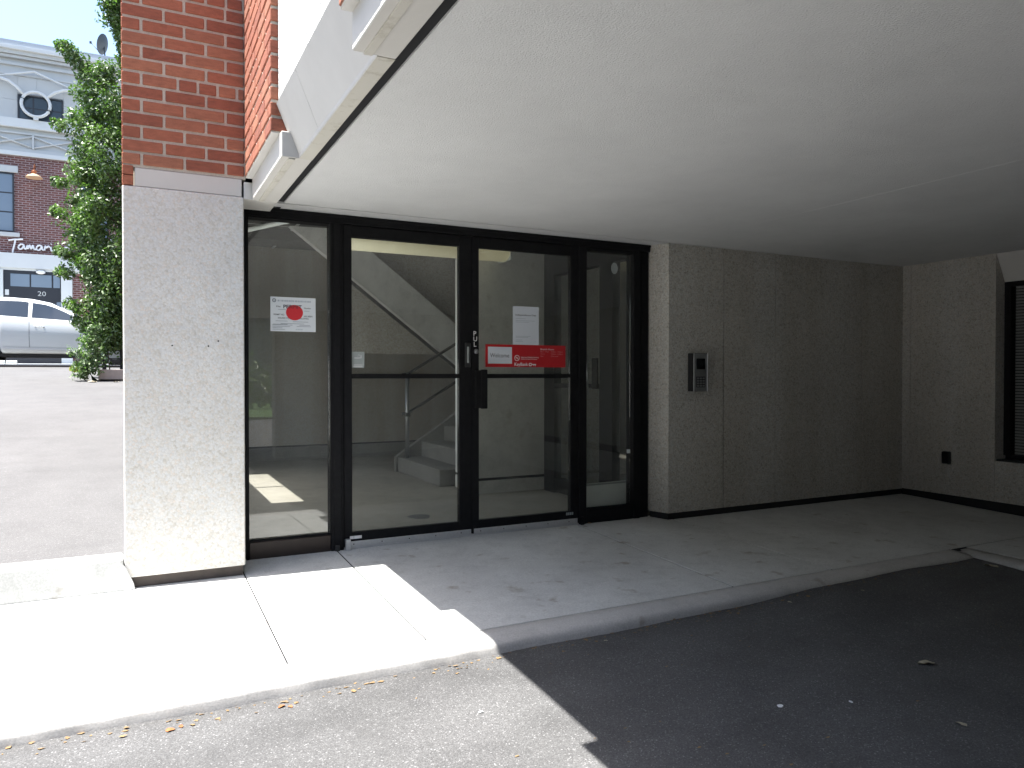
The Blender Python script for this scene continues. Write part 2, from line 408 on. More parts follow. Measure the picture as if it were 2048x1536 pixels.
# raised kerb of the parking lot, poured against the column foot
bm = bmesh.new()
for x0, x1 in ((-7.9, -2.4), (-2.394, -.06)):
    bbox(bm, x0, x1, -.352, -.20, -.08, .158, .012)
bm2 = [bm.verts.new(p) for p in ((-.075, -.353, -.05), (.0, -.353, -.05), (-.012, -.353, .02), (-.045, -.353, .10), (-.075, -.353, .146))]
kl = [bm.verts.new((v.co.x, -.338, v.co.z)) for v in bm2]
bm.faces.new(bm2); bm.faces.new(kl[::-1])
for i in range(5): bm.faces.new([bm2[i], kl[i], kl[(i + 1) % 5], bm2[(i + 1) % 5]])
bmesh.ops.recalc_face_normals(bm, faces=bm.faces)
tag(mobj('lot_kerb', bm, 'concrete'), kind='structure')
# road behind the lot and its kerb
sheet('road', [-60, -30, -8, -4, -2, 0, 4, 30], [LOT_Y + .055, 17, 19, 22, 24.5], lambda x, y: 1.335, 'asphalt_lot')
rk = tag(mobj('road_kerb', bbox(bmesh.new(), -60, 30, LOT_Y - .01, LOT_Y + .06, .9, 1.325), 'column_base'), kind='structure')  # dark body colour stands for shade on the face, pale strip for lit top
box('kerb_lit_top', -60, 30, LOT_Y - .012, LOT_Y + .05, 1.3255, 1.343, 'kerb_concrete', rk)
bm = bmesh.new(); bbox(bm, -60, 30, 24.5, 40, .9, 1.47, .01); tag(mobj('far_pavement', bm, 'concrete'), kind='structure')
# lawn beyond the driveway, behind the camera (seen mirrored in the glass)
bm = bmesh.new(); bbox(bm, -30, 40, -45, -17, -.3, -.08); tag(mobj('lawn', bm, 'lawn'), kind='structure')

# ================================================================ OFFICE BUILDING
bld = thing('office_building', (.54, 0, 0), 'brick and pebbled concrete office building with stucco ceiling over the driveway', 'building')
YC = -.34
XL, XR = -.055, .54
# --- column
colm = box('column', XL, .536, YC, .24, .05, 2.073, 'aggregate', bld, .006)
for x, z in ((.175, 1.254), (.352, 1.254), (.402, 1.282)):
    bm = bmesh.new(); disc_xz(bm, x, z, .0045, .0045, YC - .0012, 10); mobj('drilled_hole', bm, 'dark_gap', colm)
box('column_base', XL + .03, .526, YC + .028, .22, -.08, .049, 'column_base', bld)
# limestone course between column and brick, brick tongue at its left end
box('limestone_course', .004, .526, YC + .004, .2, 2.0745, 2.170, 'limestone', bld, .003)
# --- front brick pier (each brick a piece)
ROW, BH, JT = .0692, .0555, .0135
brick_cache = {}
def brick_mesh(L, D, H):
    k = (round(L, 3), round(D, 3), round(H, 3))
    if k not in brick_cache:
        bm = bmesh.new(); bbox(bm, -L / 2, L / 2, -D / 2, D / 2, -H / 2, H / 2, .0035)
        me = bpy.data.meshes.new('brick'); bm.to_mesh(me); bm.free(); me.materials.append(MAT['brick']); brick_cache[k] = me
    return brick_cache[k]
rb = random.Random(11)
def brick(c, L, D, H, rotz, parent):
    o = bpy.data.objects.new('brick', brick_mesh(L, D, H)); put(o, parent, c)
    o.rotation_euler = (rb.uniform(-.004, .004), rb.uniform(-.004, .004), rotz + rb.uniform(-.006, .006)); return o
ZB = 2.186
NR = 16
mort = box('brick_pier', XL + .006, .546, YC + .006, .23, 2.1715, 3.30, 'mortar', bld)
pats = {'A': [.0845, .1905, .1905, .089], 'B': [.1905, .1905, .187], 'C': [.0845, .160, .0845, .0845, .0845, .029], 'D': [.1905, .0885, .0885, .0885, .075]}
order = 'ABABAB' + 'ABCBABAB' + 'DA'
order = ['A', 'B', 'A', 'B', 'A', 'B', 'C', 'B', 'A', 'B', 'A', 'B', 'A', 'D', 'A', 'B']
for r in range(NR):
    x = XL; z = ZB + r * ROW + BH / 2
    for L in pats[order[r]]:
        L2 = min(L, XR - .001 - x)
        if L2 < .02: break
        brick((x + L2 / 2, YC + .045 + rb.uniform(-.0015, .0015), z + rb.uniform(-.0008, .0008)), L2, .09, BH, 0, mort)
        x += L + JT + rb.uniform(-.001, .001)
# brick tongue left of the limestone course
for z0 in (2.079, 2.13): brick((XL + .026, YC + .045, z0 + .024), .052, .09, .047, 0, mort)
# left side of this pier
for r in range(NR):
    z = ZB + r * ROW + BH / 2; y = YC + .095
    for L in ([.194, .194] if r % 2 else [.088, .194, .09]):
        L2 = min(L, .23 - y)
        brick((XL + .047, y + L2 / 2, z), L2, .09, BH, R(90), mort); y += L + JT
# --- side piers of the overhang (face at X=.54, facing the lot)
def side_pier(y_near, y_far, full):
    """y_far > y_near; brick face X=.54"""
    m = box('brick_pier', XR + .006, .70, y_near + .006, y_far - .001, 2.181, 3.30, 'mortar', bld)
    nrow = NR if full else 3
    for r in range(nrow):
        z = ZB + r * ROW + BH / 2
        y = y_far - .002
        seq = [.1905] * 5 if r % 2 else [.0865] + [.1905] * 5
        if r in (7, 12): seq = [.194, .09, .09, .194, .09, .194, .194]
        while y > y_near + .03 and seq:
            L = min(seq.pop(0), y - y_near - .0)
            ext = (y - L - y_near) < .03
            if ext: L = y - y_near
            brick((XR + .045 + rb.uniform(-.0015, .0015), y - L / 2, z), L, .09, BH, R(90), m); y -= L + JT
        # return face into the recess
        brick((XR + .105 + .01, y_near + .045, z), .03, .088, BH, 0, m)
    # stepped limestone foot
    box('limestone_cap', .545, .70, y_near + .004, y_far - .004, 2.1760, 2.1805, 'limestone', bld, .002)
    box('limestone_course', .580, .715, y_near - .045, y_far - .006, 2.062, 2.1755, 'limestone', bld, .003)
    box('drip_strip', .612, .640, y_near - .040, y_far - .01, 2.056, 2.0615, 'limestone_dirty', bld, .001)
side_pier(-1.21, YC, True); side_pier(-3.30, -2.44, False); side_pier(-5.4, -4.53, False)
# recessed bays with chamfered foot
for ya, yb in ((-2.44, -1.212), (-4.53, -3.302), (-6.6, -5.402)):
    box('stucco_panel', .575, .70, ya + .001, yb - .001, 2.305, 3.9, 'wall_stucco', bld)
    ym = yb - .43
    for a, b in ((ya + .0015, ym - .0012), (ym + .0012, yb - .0015)):
        poly_prism('chamfer_stone', [(.566, 2.304), (.655, 2.082), (.655, 2.068), (.70, 2.068), (.70, 2.304)], 'Y', a, b, 'limestone', bld)
    box('drip_edge', .6555, .713, ya - .0055, yb - .046, 2.0605, 2.0675, 'limestone_dirty', bld)
# stains strip + shadow gap between stone foot and soffit
box('shadow_gap', .7165, .7785, -9, -.075, 2.108, 2.19, 'dark_gap', bld)
box('shadow_gap', .534, .7785, -.0745, -.028, 2.0955, 2.0970, 'dark_gap', bld)
box('shadow_gap', .7795, 6.33, -.1764, -.1702, 2.107, 2.15, 'dark_gap', bld)
box('foot_return', .5375, .7155, -.335, -.075, 2.064, 2.158, 'limestone', bld, .002)
# --- soffit: large stucco sheets with a thin joint, header strip above the door
sof = box('soffit', .779, 6.55, -9, -.1765, 2.106, 2.19, 'soffit_stucco', bld)
JX = 3.68
bm = bmesh.new(); bbox(bm, .779, JX - .0015, -9, -.177, 2.100, 2.1055, .001); mobj('stucco_sheet', bm, 'soffit_stucco', sof)
bm = bmesh.new(); bbox(bm, JX + .0015, 6.5, -9, -.177, 2.1003, 2.1055, .001); mobj('stucco_sheet', bm, 'soffit_stucco', sof)
box('header_strip', .60, 6.4, -.170, .02, 2.0975, 2.17, 'soffit_stucco', bld)
# --- upper storeys
box('upper_wall', .705, 14, -9, -.31, 2.2, 9, 'wall_stucco', bld)
box('upper_wall', .60, 14, -.305, 9, 2.83, 9, 'brick_field_side', bld)
box('upper_wall', XL + .004, .598, YC + .004, .23, 3.302, 9, 'brick_field', bld)
for a, b in ((-1.21, YC - .001), (-3.30, -2.44), (-5.4, -4.53)):
    z0 = 3.302
    box('upper_pier', .543, .703, a, b, z0, 9, 'brick_field_side', bld)
for a in (-3.30, -5.4):
    box('upper_pier', XR + .004, XR + .03, a + .004, a + .856, 2.40, 3.30, 'brick_field_side', bld)
box('door_lintel', .55, 6.4, .03, .16, 2.1, 2.825, 'black_aluminium', bld)
# --- wall right of the door: pebbled panels with thin joints on a black base
px = [3.605, 4.154, 4.714, 5.785, 6.33]
def panel_z0(): return .052
bm = bmesh.new()
bb = [bm.verts.new(p) for p in ((3.545, .01, .045), (3.606, -.17, .045), (3.75, -.17, .045), (3.75, .01, .045))]
tt = [bm.verts.new((v.co.x, v.co.y, 2.0965)) for v in bb]
bm.faces.new(bb[::-1]); bm.faces.new(tt)
for i in range(4): bm.faces.new([bb[i], bb[(i + 1) % 4], tt[(i + 1) % 4], tt[i]])
# corner piece joined with first panel
bbox(bm, 3.7502, 4.1505, -.17, .01, .045, 2.0965)
bmesh.ops.recalc_face_normals(bm, faces=bm.faces)
mobj('wall_panel', bm, 'aggregate_shaded', bld)
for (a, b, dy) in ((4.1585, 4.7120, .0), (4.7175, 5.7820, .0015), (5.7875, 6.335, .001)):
    box('wall_panel', a, b, -.17 + dy, .01, .045, 2.0965 if True else 0, 'aggregate_shaded', bld)
box('wall_core', 3.62, 6.5, -.15, .03, -.05, 2.0, 'dark_gap', bld)
poly_prism('base_strip', [(3.55, -.02), (3.611, -.163), (3.70, -.163), (3.70, -.02)], 'Z', -.06, .044, 'base_black', bld)
box('base_strip', 3.7005, 6.33, -.163, -.02, -.06, .0435, 'base_black', bld)
# --- unseen wall added at the rear of the passage to darken it
box('passage_light_blocker', 1.9, 6.33, -7.3, -7.0, -.2, 2.099, 'aggregate_shaded', bld)
# --- right wall with a window bay
XW = 6.33
box('wall_panel', XW, XW + .22, -.2475, .0, .05, 2.10, 'aggregate_shaded', bld)
box('wall_panel', XW + .001, XW + .22, -.998, -.2505, .05, 2.10, 'aggregate_shaded', bld)
box('wall_panel', XW, XW + .22, -3.4, -1.0005, .05, .385, 'aggregate_shaded', bld)
box('wall_panel', XW, XW + .22, -9, -3.403, .05, 2.10, 'aggregate_shaded', bld)
box('base_strip', XW + .006, XW + .2, -9, -.164, -.09, .0495, 'base_black', bld)
win = box('window', XW + .15, XW + .20, -3.4, -1.0, .386, .43, 'black_aluminium', bld)
for y in (-1.0, -1.8, -2.6, -3.36): box('window_frame', XW + .12, XW + .19, y - .05, y, .4305, 1.83, 'black_aluminium', win)
box('window_frame', XW + .12, XW + .19, -3.4, -1.0, 1.8305, 1.87, 'black_aluminium', win)
box('window_sill', XW + .02, XW + .149, -3.4, -1.001, .3855, .40, 'base_black', win)
box('pane', XW + .15, XW + .156, -3.4, -1.05, .4305, 1.83, 'clear_glass', win)
bm = bmesh.new()
for i in range(56): bbox(bm, XW + .175, XW + .195, -3.4, -1.06, .44 + i * .025, .456 + i * .025)
tag(mobj('blind_slats', bm, 'blind', win), kind='stuff')
box('window_back', XW + .24, XW + .26, -3.4, -1.0, .39, 2.1, 'dark_gap', win)
poly_prism('window_head', [(XW + .002, 2.0995), (XW + .12, 1.871), (XW + .21, 1.871), (XW + .21, 2.0995)], 'Y', -3.4, -1.0, 'limestone', bld)

# ================================================================ GLASS ENTRANCE
ent = thing('glass_entrance', (1.9, 0, 0), 'black aluminium entrance with double glass doors and two sidelights', 'entrance')
F0, F1 = -.025, .075
BA = 'black_aluminium'
box('frame_head', .581, 3.543, F0, F1, 2.045, 2.0965, BA, ent, .003)
box('head_cap', .581, 3.543, F0 - .010, F0 - .0005, 2.078, 2.0955, BA, ent, .002)
box('frame_jamb', .581, .599, F0, F1, -.02, 2.0445, BA, ent, .002)
box('mullion', 1.083, 1.163, F0, F1, -.02, 2.0445, BA, ent, .004)
box('mullion_stop', 1.100, 1.146, F0 - .008, F0 - .0005, .02, 2.0440, BA, ent, .002)
box('mullion', 2.900, 2.966, F0, F1, -.02, 2.0445, BA, ent, .004)
box('frame_jamb', 3.388, 3.452, F0, F1, -.02, 2.0445, BA, ent, .004)
box('frame_jamb', 3.4525, 3.541, F0 + .018, F1, -.02, 2.0444, BA, ent, .004)
for a, b, m in ((.5995, 1.0825, 'brown_aluminium'), (2.9665, 3.3875, BA)):
    box('bottom_rail', a, b, F0 + .006, F1, -.02, .100, m, ent, .004)
    box('top_rail', a, b, F0 + .012, F1, 2.018 if a > 2 else 2.035, 2.0443, BA, ent, .003)
    box('glazing_bead', a, b, F0 + .016, .01, .1005, .110, BA, ent)
    box('sidelight_pane', a, b, .020, .026, .1105, 2.0175, 'pane_glass', ent)
def door(x0, x1, hinge_left, sl, sr):
    d = thing_part('door', (x0 if hinge_left else x1, 0, 0), ent)
    Y0, Y1 = -.012, .034
    box('stile', x0, x0 + sl, Y0, Y1, .012, 2.041, BA, d, .003)
    box('stile', x1 - sr, x1, Y0, Y1, .012, 2.041, BA, d, .003)
    a, b = x0 + sl + .0005, x1 - sr - .0005
    box('top_rail', a, b, Y0 + .001, Y1 - .001, 1.968, 2.0405, BA, d, .003)
    box('bottom_rail', a, b, Y0 + .001, Y1 - .001, .012, .099, BA, d, .003)
    box('mid_rail', a, b, Y0 + .002, Y1 - .002, 1.076, 1.106, BA, d, .003)
    for z0, z1 in ((.0995, 1.0755), (1.1065, 1.9675)):
        box('pane', a, b, .009, .015, z0, z1, 'pane_glass', d)
    sw = box('door_sweep', x0 + .012, x1 - .006, Y0 - .007, Y0 - .0008, .010, .046, 'mill_aluminium', d, .002)
    for i in range(5):
        bm = bmesh.new(); bmesh.ops.create_cone(bm, cap_ends=True, segments=8, radius1=.004, radius2=.003, depth=.002, matrix=Matrix.Translation((x0 + .06 + i * (x1 - x0 - .14) / 4, Y0 - .0082, .028)) @ Matrix.Rotation(R(90), 4, 'X'))
        mobj('screw', bm, 'black_rubber', sw)
    return d
def thing_part(name, loc, parent):
    o = bpy.data.objects.new(name, None); o.empty_display_size = .1; return put(o, parent, loc)
dl = door(1.1665, 2.0435, True, .053, .088)
dr = door(2.0475, 2.8965, False, .052, .061)
# hardware
box('pull_handle', 2.096, 2.144, -.058, -.044, .868, 1.135, BA, dr, .004)
box('handle_mount', 2.064, 2.1415, -.0435, -.0122, .872, 1.131, BA, dr, .002)
tubeo('push_bar', [(1.24, .055, 1.09), (1.95, .055, 1.09)], .012, BA, dl)
box('lock_plate', 1.992, 2.036, -.020, -.0123, 1.15, 1.318, 'rail_dark', dl, .006)
box('lock_bolt', 2.006, 2.020, -.024, -.0202, 1.18, 1.29, 'sticker_grey', dl, .003)
bm = bmesh.new(); bmesh.ops.create_cone(bm, cap_ends=True, segments=20, radius1=.017, radius2=.014, depth=.012, matrix=Matrix.Translation((2.078, -.0185, 1.259)) @ Matrix.Rotation(R(90), 4, 'X')); mobj('lock_cylinder', bm, 'steel', dr, True)
text_mesh([('P', 2.058, 1.366, .031, None), ('U', 2.057, 1.329, .031, None), ('L', 2.060, 1.292, .031, None)], -.0128, 'pull_lettering', 'white_print', dr, .012)
box('label_sticker', 1.203, 1.228, -.0135, -.0125, .060, .079, 'white_print', dl); box('label_sticker', 1.2295, 1.279, -.0135, -.0125, .060, .079, 'white_print', dl)
for k in range(4): box('label_sticker', 2.796 + k * .016, 2.808 + k * .016, -.0135, -.0125, .074, .094, 'sticker_grey', dr)
tag(box('pivot_block', 1.1685, 1.199, -.055, -.0205, -.005, .068, 'mill_aluminium', dl, .003), 'bare metal floor pivot of the left door')
box('pivot_block', 2.905, 2.935, -.048, F0 - .0006, -.005, .058, BA, ent, .004)
box('frame_foot', 1.105, 1.135, -.040, F0 - .0006, -.005, .035, 'rail_dark', ent, .004)
tag(box('threshold', 1.164, 2.8995, -.02, .09, -.03, .0095, 'mill_aluminium', ent, .002))

# --- papers and stickers on the glass
pm = thing('permit_notice', (.865, .012, 1.364), 'white permit paper with a big red dot on the left sidelight', 'notice')
def on(name, bmf, mat, par):
    bm = bmesh.new(); bmf(bm); return mobj(name, bm, mat, par)
yp = .0165
box('paper_sheet', .730, 1.000, yp, yp + .001, 1.364, 1.573, 'paper', pm)
y1 = yp - .0006
text_mesh([('PERMIT', .806, 1.505, .021, .110)], y1, 'lettering', 'ink', pm, .02)
text_mesh([('File', .765, 1.510, .009, .024), ('Number', .931, 1.505, .009, .040), ('PERMIT NO', .749, 1.461, .009, .062), ('HAS BEEN', .928, 1.455, .009, .052),
           ('ISSUED FOR THIS BUILDING', .774, 1.441, .009, .182)], y1, 'lettering', 'ink', pm, .01)
def lines(bm):
    for (x0, x1, z) in ((.775, .82, 1.497), (.93, .962, 1.492), (.76, .83, 1.427), (.862, .955, 1.424), (.79, .93, 1.412), (.74, .86, 1.403), (.742, .845, 1.394), (.742, .80, 1.385), (.742, .815, 1.376), (.885, .97, 1.396), (.745, .83, 1.407), (.90, .965, 1.404)):
        quad_xz(bm, x0, x1, z - .0012, z + .0012, y1)
tag(on('rule_lines', lines, 'ink_grey', pm), kind='stuff')
def heads(bm):
    rr_ = random.Random(2); x = .772
    while x < .965:
        w = rr_.uniform(.004, .012); quad_xz(bm, x, x + w, 1.545, 1.555, y1); x += w + rr_.uniform(.002, .006)
tag(on('heading_lines', heads, 'ink_pale', pm), kind='stuff')
def seal(bm): ring_xz(bm, .752, 1.551, .006, .0125, y1, 12); disc_xz(bm, .752, 1.551, .0035, .0035, y1, 8)
on('seal', seal, 'ink_grey', pm)
def sigs(bm):
    for i in range(9): quad_xz(bm, .88 + i * .005, .884 + i * .005, 1.374 + .002 * (i % 3), 1.379 + .003 * (i % 2), y1)
on('signature', sigs, 'ink_pale', pm)
on('red_dot', lambda bm: disc_xz(bm, .872, 1.480, .051, .047, y1 - .0006, 40), 'red_dot', pm)
text_mesh([('PERMIT', .806, 1.505, .021, .110)], y1 - .0010, 'dot_overprint', 'ink', pm, .0)
hn = thing('holiday_notice', (2.47, .006, 1.311), 'white holiday closing notice taped above the red sign', 'notice')
ypn = .0055
box('paper_sheet', 2.369, 2.577, ypn, ypn + .001, 1.3115, 1.583, 'paper_blue', hn)
text_mesh([('Independence Day', 2.390, 1.517, .011, .165)], ypn - .0006, 'lettering', 'ink', hn, .012)
def hl(bm):
    for (x0, x1, z) in ((2.39, 2.47, 1.497), (2.39, 2.545, 1.482), (2.39, 2.50, 1.472), (2.39, 2.51, 1.372), (2.39, 2.49, 1.364), (2.39, 2.445, 1.345), (2.39, 2.45, 1.334), (2.545, 2.552, 1.335)):
        quad_xz(bm, x0, x1, z - .0018, z + .0018, ypn - .0006)
tag(on('text_lines', hl, 'ink_pale', hn), kind='stuff')
bs = thing('bank_hours_sign', (2.477, .004, 1.153), 'long red welcome and opening hours sign on the right door glass', 'sign')
yb_ = .0035
box('sign_sheet', 2.155, 2.798, yb_, yb_ + .001, 1.1535, 1.3110, 'red_vinyl', bs)
box('welcome_card', 2.174, 2.360, yb_ - .0014, yb_ - .0006, 1.177, 1.294, 'paper_blue', bs)
text_mesh([('Welcome', 2.190, 1.221, .028, .148)], yb_ - .002, 'welcome_lettering', 'ink', bs, .0)
text_mesh([('KeyBank', 2.380, 1.163, .022, .108)], yb_ - .0008, 'name_lettering', 'white_print', bs, .02)
def key(bm):
    ring_xz(bm, 2.507, 1.172, .007, .0135, yb_ - .0008, 6, 1.1); quad_xz(bm, 2.520, 2.553, 1.170, 1.176, yb_ - .0008); quad_xz(bm, 2.533, 2.538, 1.161, 1.1699, yb_ - .0008); quad_xz(bm, 2.545, 2.550, 1.161, 1.1699, yb_ - .0008)
on('key_emblem', key, 'white_print', bs)
def nosm(bm):
    ring_xz(bm, 2.400, 1.218, .0165, .0205, yb_ - .0008, 28)
    bm.faces.new([bm.verts.new(p) for p in ((2.388, yb_ - .0009, 1.2315), (2.3855, yb_ - .0009, 1.229), (2.412, yb_ - .0009, 1.2045), (2.4145, yb_ - .0009, 1.207))])
    quad_xz(bm, 2.389, 2.408, 1.2165, 1.2205, yb_ - .0009)
on('no_smoking_symbol', nosm, 'white_print', bs)
text_mesh([('State Law Prohibits Smoking', 2.432, 1.2195, .008, .142), ('Within 25 feet of Entrance', 2.432, 1.207, .008, .130)], yb_ - .0008, 'fine_lettering', 'white_print', bs, .006)
text_mesh([('Branch Hours', 2.590, 1.277, .0115, .112)], yb_ - .0008, 'hours_heading', 'white_print', bs, .01)
text_mesh([('Mon - Wed', 2.590, 1.261, .0085, .066), ('9:00am - 4:00pm', 2.675, 1.261, .0085, .10), ('Thurs', 2.590, 1.245, .0085, .034), ('9:00am - 5:00pm', 2.675, 1.245, .0085, .10), ('Sat', 2.590, 1.229, .0085, .024), ('Closed', 2.675, 1.229, .0085, .06)], yb_ - .0008, 'hours_lettering', 'pink_print', bs, .004)
ns = thing('no_smoking_sticker', (1.264, .006, 1.143), 'small grey no smoking sticker on the left door glass', 'sticker')
yn = .0075
box('sticker_sheet', 1.224, 1.305, yn, yn + .0008, 1.144, 1.246, 'sticker_grey', ns)
def smoke(bm):
    quad_xz(bm, 1.240, 1.278, 1.204, 1.2085, yn - .0006); quad_xz(bm, 1.281, 1.285, 1.204, 1.2085, yn - .0006)
    for k in range(7): quad_xz(bm, 1.262 + k * .0035, 1.2645 + k * .0035, 1.216 + .010 * math.sin(k * .9), 1.2195 + .010 * math.sin(k * .9), yn - .0006)
    quad_xz(bm, 1.2815, 1.285, 1.212, 1.226, yn - .0006); quad_xz(bm, 1.236, 1.292, 1.160, 1.1635, yn - .0006); quad_xz(bm, 1.232, 1.295, 1.150, 1.1535, yn - .0006)
on('symbol', smoke, 'white_print', ns)
rs = thing('round_sticker', (3.239, .014, 1.862), 'round grey sticker high on the right sidelight', 'sticker')
on('sticker_sheet', lambda bm: disc_xz(bm, 3.239, 1.905, .031, .043, .0185, 28), 'sticker_grey', rs)
text_mesh([('PULL', 3.219, 1.898, .014, .040)], .018, 'lettering', 'ink_grey', rs)
tag(box('label_tag', 3.355, 3.387, .0165, .0185, .497, .527, 'paper', None), 'tiny white paper tag low on the right sidelight', 'tag')

# ================================================================ INTERCOM, OUTLET
ic = thing('intercom', (3.85, -.17, .97), 'steel entry intercom with keypad on the pebbled wall', 'intercom')
box('housing', 3.790, 3.936, -.226, -.1715, .972, 1.264, 'black_rubber', ic, .002)
box('face_plate', 3.796, 3.934, -.232, -.2265, .974, 1.262, 'steel', ic, .002)
for x in (3.792, 3.927): box('side_rim', x, x + .008, -.238, -.2325, .972, 1.264, 'mill_aluminium', ic, .001)
box('screen', 3.824, 3.908, -.2345, -.2325, 1.142, 1.224, 'screen_black', ic, .002)
kp = box('keypad', 3.820, 3.910, -.2345, -.2325, 1.003, 1.085, 'rail_dark', ic, .001)
for i in range(3):
    for j in range(4): box('key', 3.825 + i * .028, 3.847 + i * .028, -.2375, -.2348, 1.009 + j * .019, 1.022 + j * .019, 'steel', kp, .0015)
oc = thing('outlet_box', (6.33, -.60, .32), 'small black weatherproof outlet box on the right wall', 'outlet')
box('box_body', 6.295, 6.3295, -.635, -.57, .322, .43, 'black_rubber', oc, .006)
box('cover', 6.286, 6.2945, -.632, -.573, .326, .426, 'black_aluminium', oc, .004)

# ================================================================ LOBBY
BW = 5.2
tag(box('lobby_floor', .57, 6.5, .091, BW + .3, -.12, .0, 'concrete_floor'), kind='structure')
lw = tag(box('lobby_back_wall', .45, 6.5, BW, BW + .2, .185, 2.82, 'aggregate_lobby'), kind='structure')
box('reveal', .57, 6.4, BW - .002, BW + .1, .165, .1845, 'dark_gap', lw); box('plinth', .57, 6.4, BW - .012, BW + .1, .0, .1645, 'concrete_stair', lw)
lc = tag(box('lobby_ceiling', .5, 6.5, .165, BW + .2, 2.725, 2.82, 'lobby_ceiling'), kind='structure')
for x in (.95, 1.56, 2.17, 2.78): box('tee_bar', x, x + .024, .17, BW, 2.710, 2.7245, 'tee_bar', lc)
for y in (.6, 1.21, 2.43, 3.04, 3.65): box('tee_bar', .6, 3.6, y, y + .024, 2.707, 2.7095, 'tee_bar', lc)
tubeo('conduit', [(.72, 1.55, 2.22), (1.02, .75, 2.20), (1.04, .60, 2.24)], .018, 'tee_bar', lc)
box('ceiling_duct', .6, 3.4, 3.9, 4.3, 2.60, 2.72, 'lobby_ceiling', lc)
ll = tag(box('lobby_left_wall', .55, .59, .26, BW, -.05, .50, 'aggregate_lobby'), kind='structure')
box('wall_head', .55, .59, .26, BW, 2.19, 2.82, 'aggregate_lobby', ll); box('wall_pier', .55, .59, .08, .45, .5005, 2.1895, 'aggregate_lobby', ll); box('wall_pier', .55, .59, 3.991, BW, .5005, 2.1895, 'aggregate_lobby', ll)
for y in (1.93, 2.92, 3.95): box('window_mullion', .555, .585, y, y + .04, .5005, 2.1895, 'black_aluminium', ll)
for y0, y1_ in ((.4505, 1.9295), (1.9705, 2.9195), (2.9605, 3.9495)):
    clear = 1.9 < y0 < 3.5
    box('window_rail', .555, .585, y0, y1_, 1.28, 1.31, 'black_aluminium', ll)
    box('window_or_fill_pane', .569, .571, y0, y1_, 1.3105, 2.1895, 'clear_glass' if clear else 'frosted_fill', ll)
    bm = bmesh.new(); bm.faces.new([bm.verts.new(p) for p in ((.57, y0, .5005), (.57, y1_, .5005), (.57, y1_, 1.2795), (.57, y0, 1.2795))]); mobj('window_or_fill_pane', bm, 'frosted_fill', ll)  # frosted panes are added on this unseen wall to brighten the lobby
tag(box('lobby_side_wall', 6.34, 6.6, .04, BW, -.05, 2.82, 'aggregate_lobby'), kind='structure')
# wall block in front of the stairs
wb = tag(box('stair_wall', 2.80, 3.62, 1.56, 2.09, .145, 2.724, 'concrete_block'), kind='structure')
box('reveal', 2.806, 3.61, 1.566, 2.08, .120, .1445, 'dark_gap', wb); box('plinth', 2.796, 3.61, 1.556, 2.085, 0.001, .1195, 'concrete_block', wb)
tag(box('stair_wall', 3.4, 6.3, 2.1, 2.12, .0, 2.724, 'aggregate_shaded'), kind='structure')
# staircase
st = thing('staircase', (2.65, 2.8, 0), 'concrete stairs with dark handrails behind the left door', 'staircase')
TR, RS = .28, .168
for k in range(8):
    x0 = 2.65 + k * TR
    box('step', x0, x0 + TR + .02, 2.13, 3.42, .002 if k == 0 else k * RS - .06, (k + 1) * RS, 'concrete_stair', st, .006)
pts = [(2.63, .001), (2.63, .165), (2.63 + 8 * TR, .165 + 8 * RS + .12), (2.63 + 8 * TR, .7), (2.9, .001)]
poly_prism('stringer', pts, 'Y', 3.4205, 3.50, 'concrete_stair', st)
# return flight above: stringer face and soffit
poly_prism('upper_stringer', [(1.50, 2.709), (2.13, 2.7245), (2.135, 2.70), (4.6, .815), (4.6, .353)], 'Y', 3.60, 3.70, 'concrete_block', st)
box('upper_landing', 4.4, 6.2, 2.15, 5.15, 1.30, 1.45, 'concrete_stair', st)
poly_prism('wall_rail', [(1.9, 2.36), (3.9, .84), (3.9, .80), (1.9, 2.32)], 'Y', 3.575, 3.5995, 'rail_dark', st)
box('stair_shade_sheet', 2.0, 4.6, 3.85, 3.9, 1.35, 2.72, 'aggregate_shaded', st)  # added sheet; its darker tone stands for shade on the back wall
tubeo('newel_post', [(2.72, 3.30, .16), (2.72, 3.30, 1.12)], .024, 'steel', st)
for z0 in (1.10, .66):
    tubeo('handrail', [(2.66, 3.30, z0), (2.74, 3.30, z0 + .015), (4.8, 3.30, z0 + .015 + 2.06 * RS / TR)], .017, 'rail_dark', st)
    box('bracket', 2.69, 2.75, 3.275, 3.325, z0 - .03, z0 + .012, 'rail_dark', st, .004)
# strip light
LY, LZ = 1.35, 2.117
lt = thing('strip_light', (2.2, LY, LZ), 'long yellowish fluorescent strip light below the lobby ceiling', 'lamp')
prof = [(LY + .12 * math.cos(t), LZ + .075 + .075 * math.sin(t)) for t in [math.pi + math.pi * k / 10 for k in range(11)]]
poly_prism('lens', prof, 'X', 1.42, 2.97, 'tube_lens', lt, True)
box('housing', 1.41, 2.98, LY - .13, LY + .13, LZ + .0755, LZ + .13, 'white_paint', lt, .004)
for x in (1.407, 2.971): box('end_cap', x, x + .012, LY - .125, LY + .125, LZ + .002, LZ + .0745, 'tee_bar', lt)
for x in (1.7, 2.7): tubeo('hanger', [(x, LY, LZ + .1305), (x, LY, 2.7245)], .006, 'tee_bar', lt)
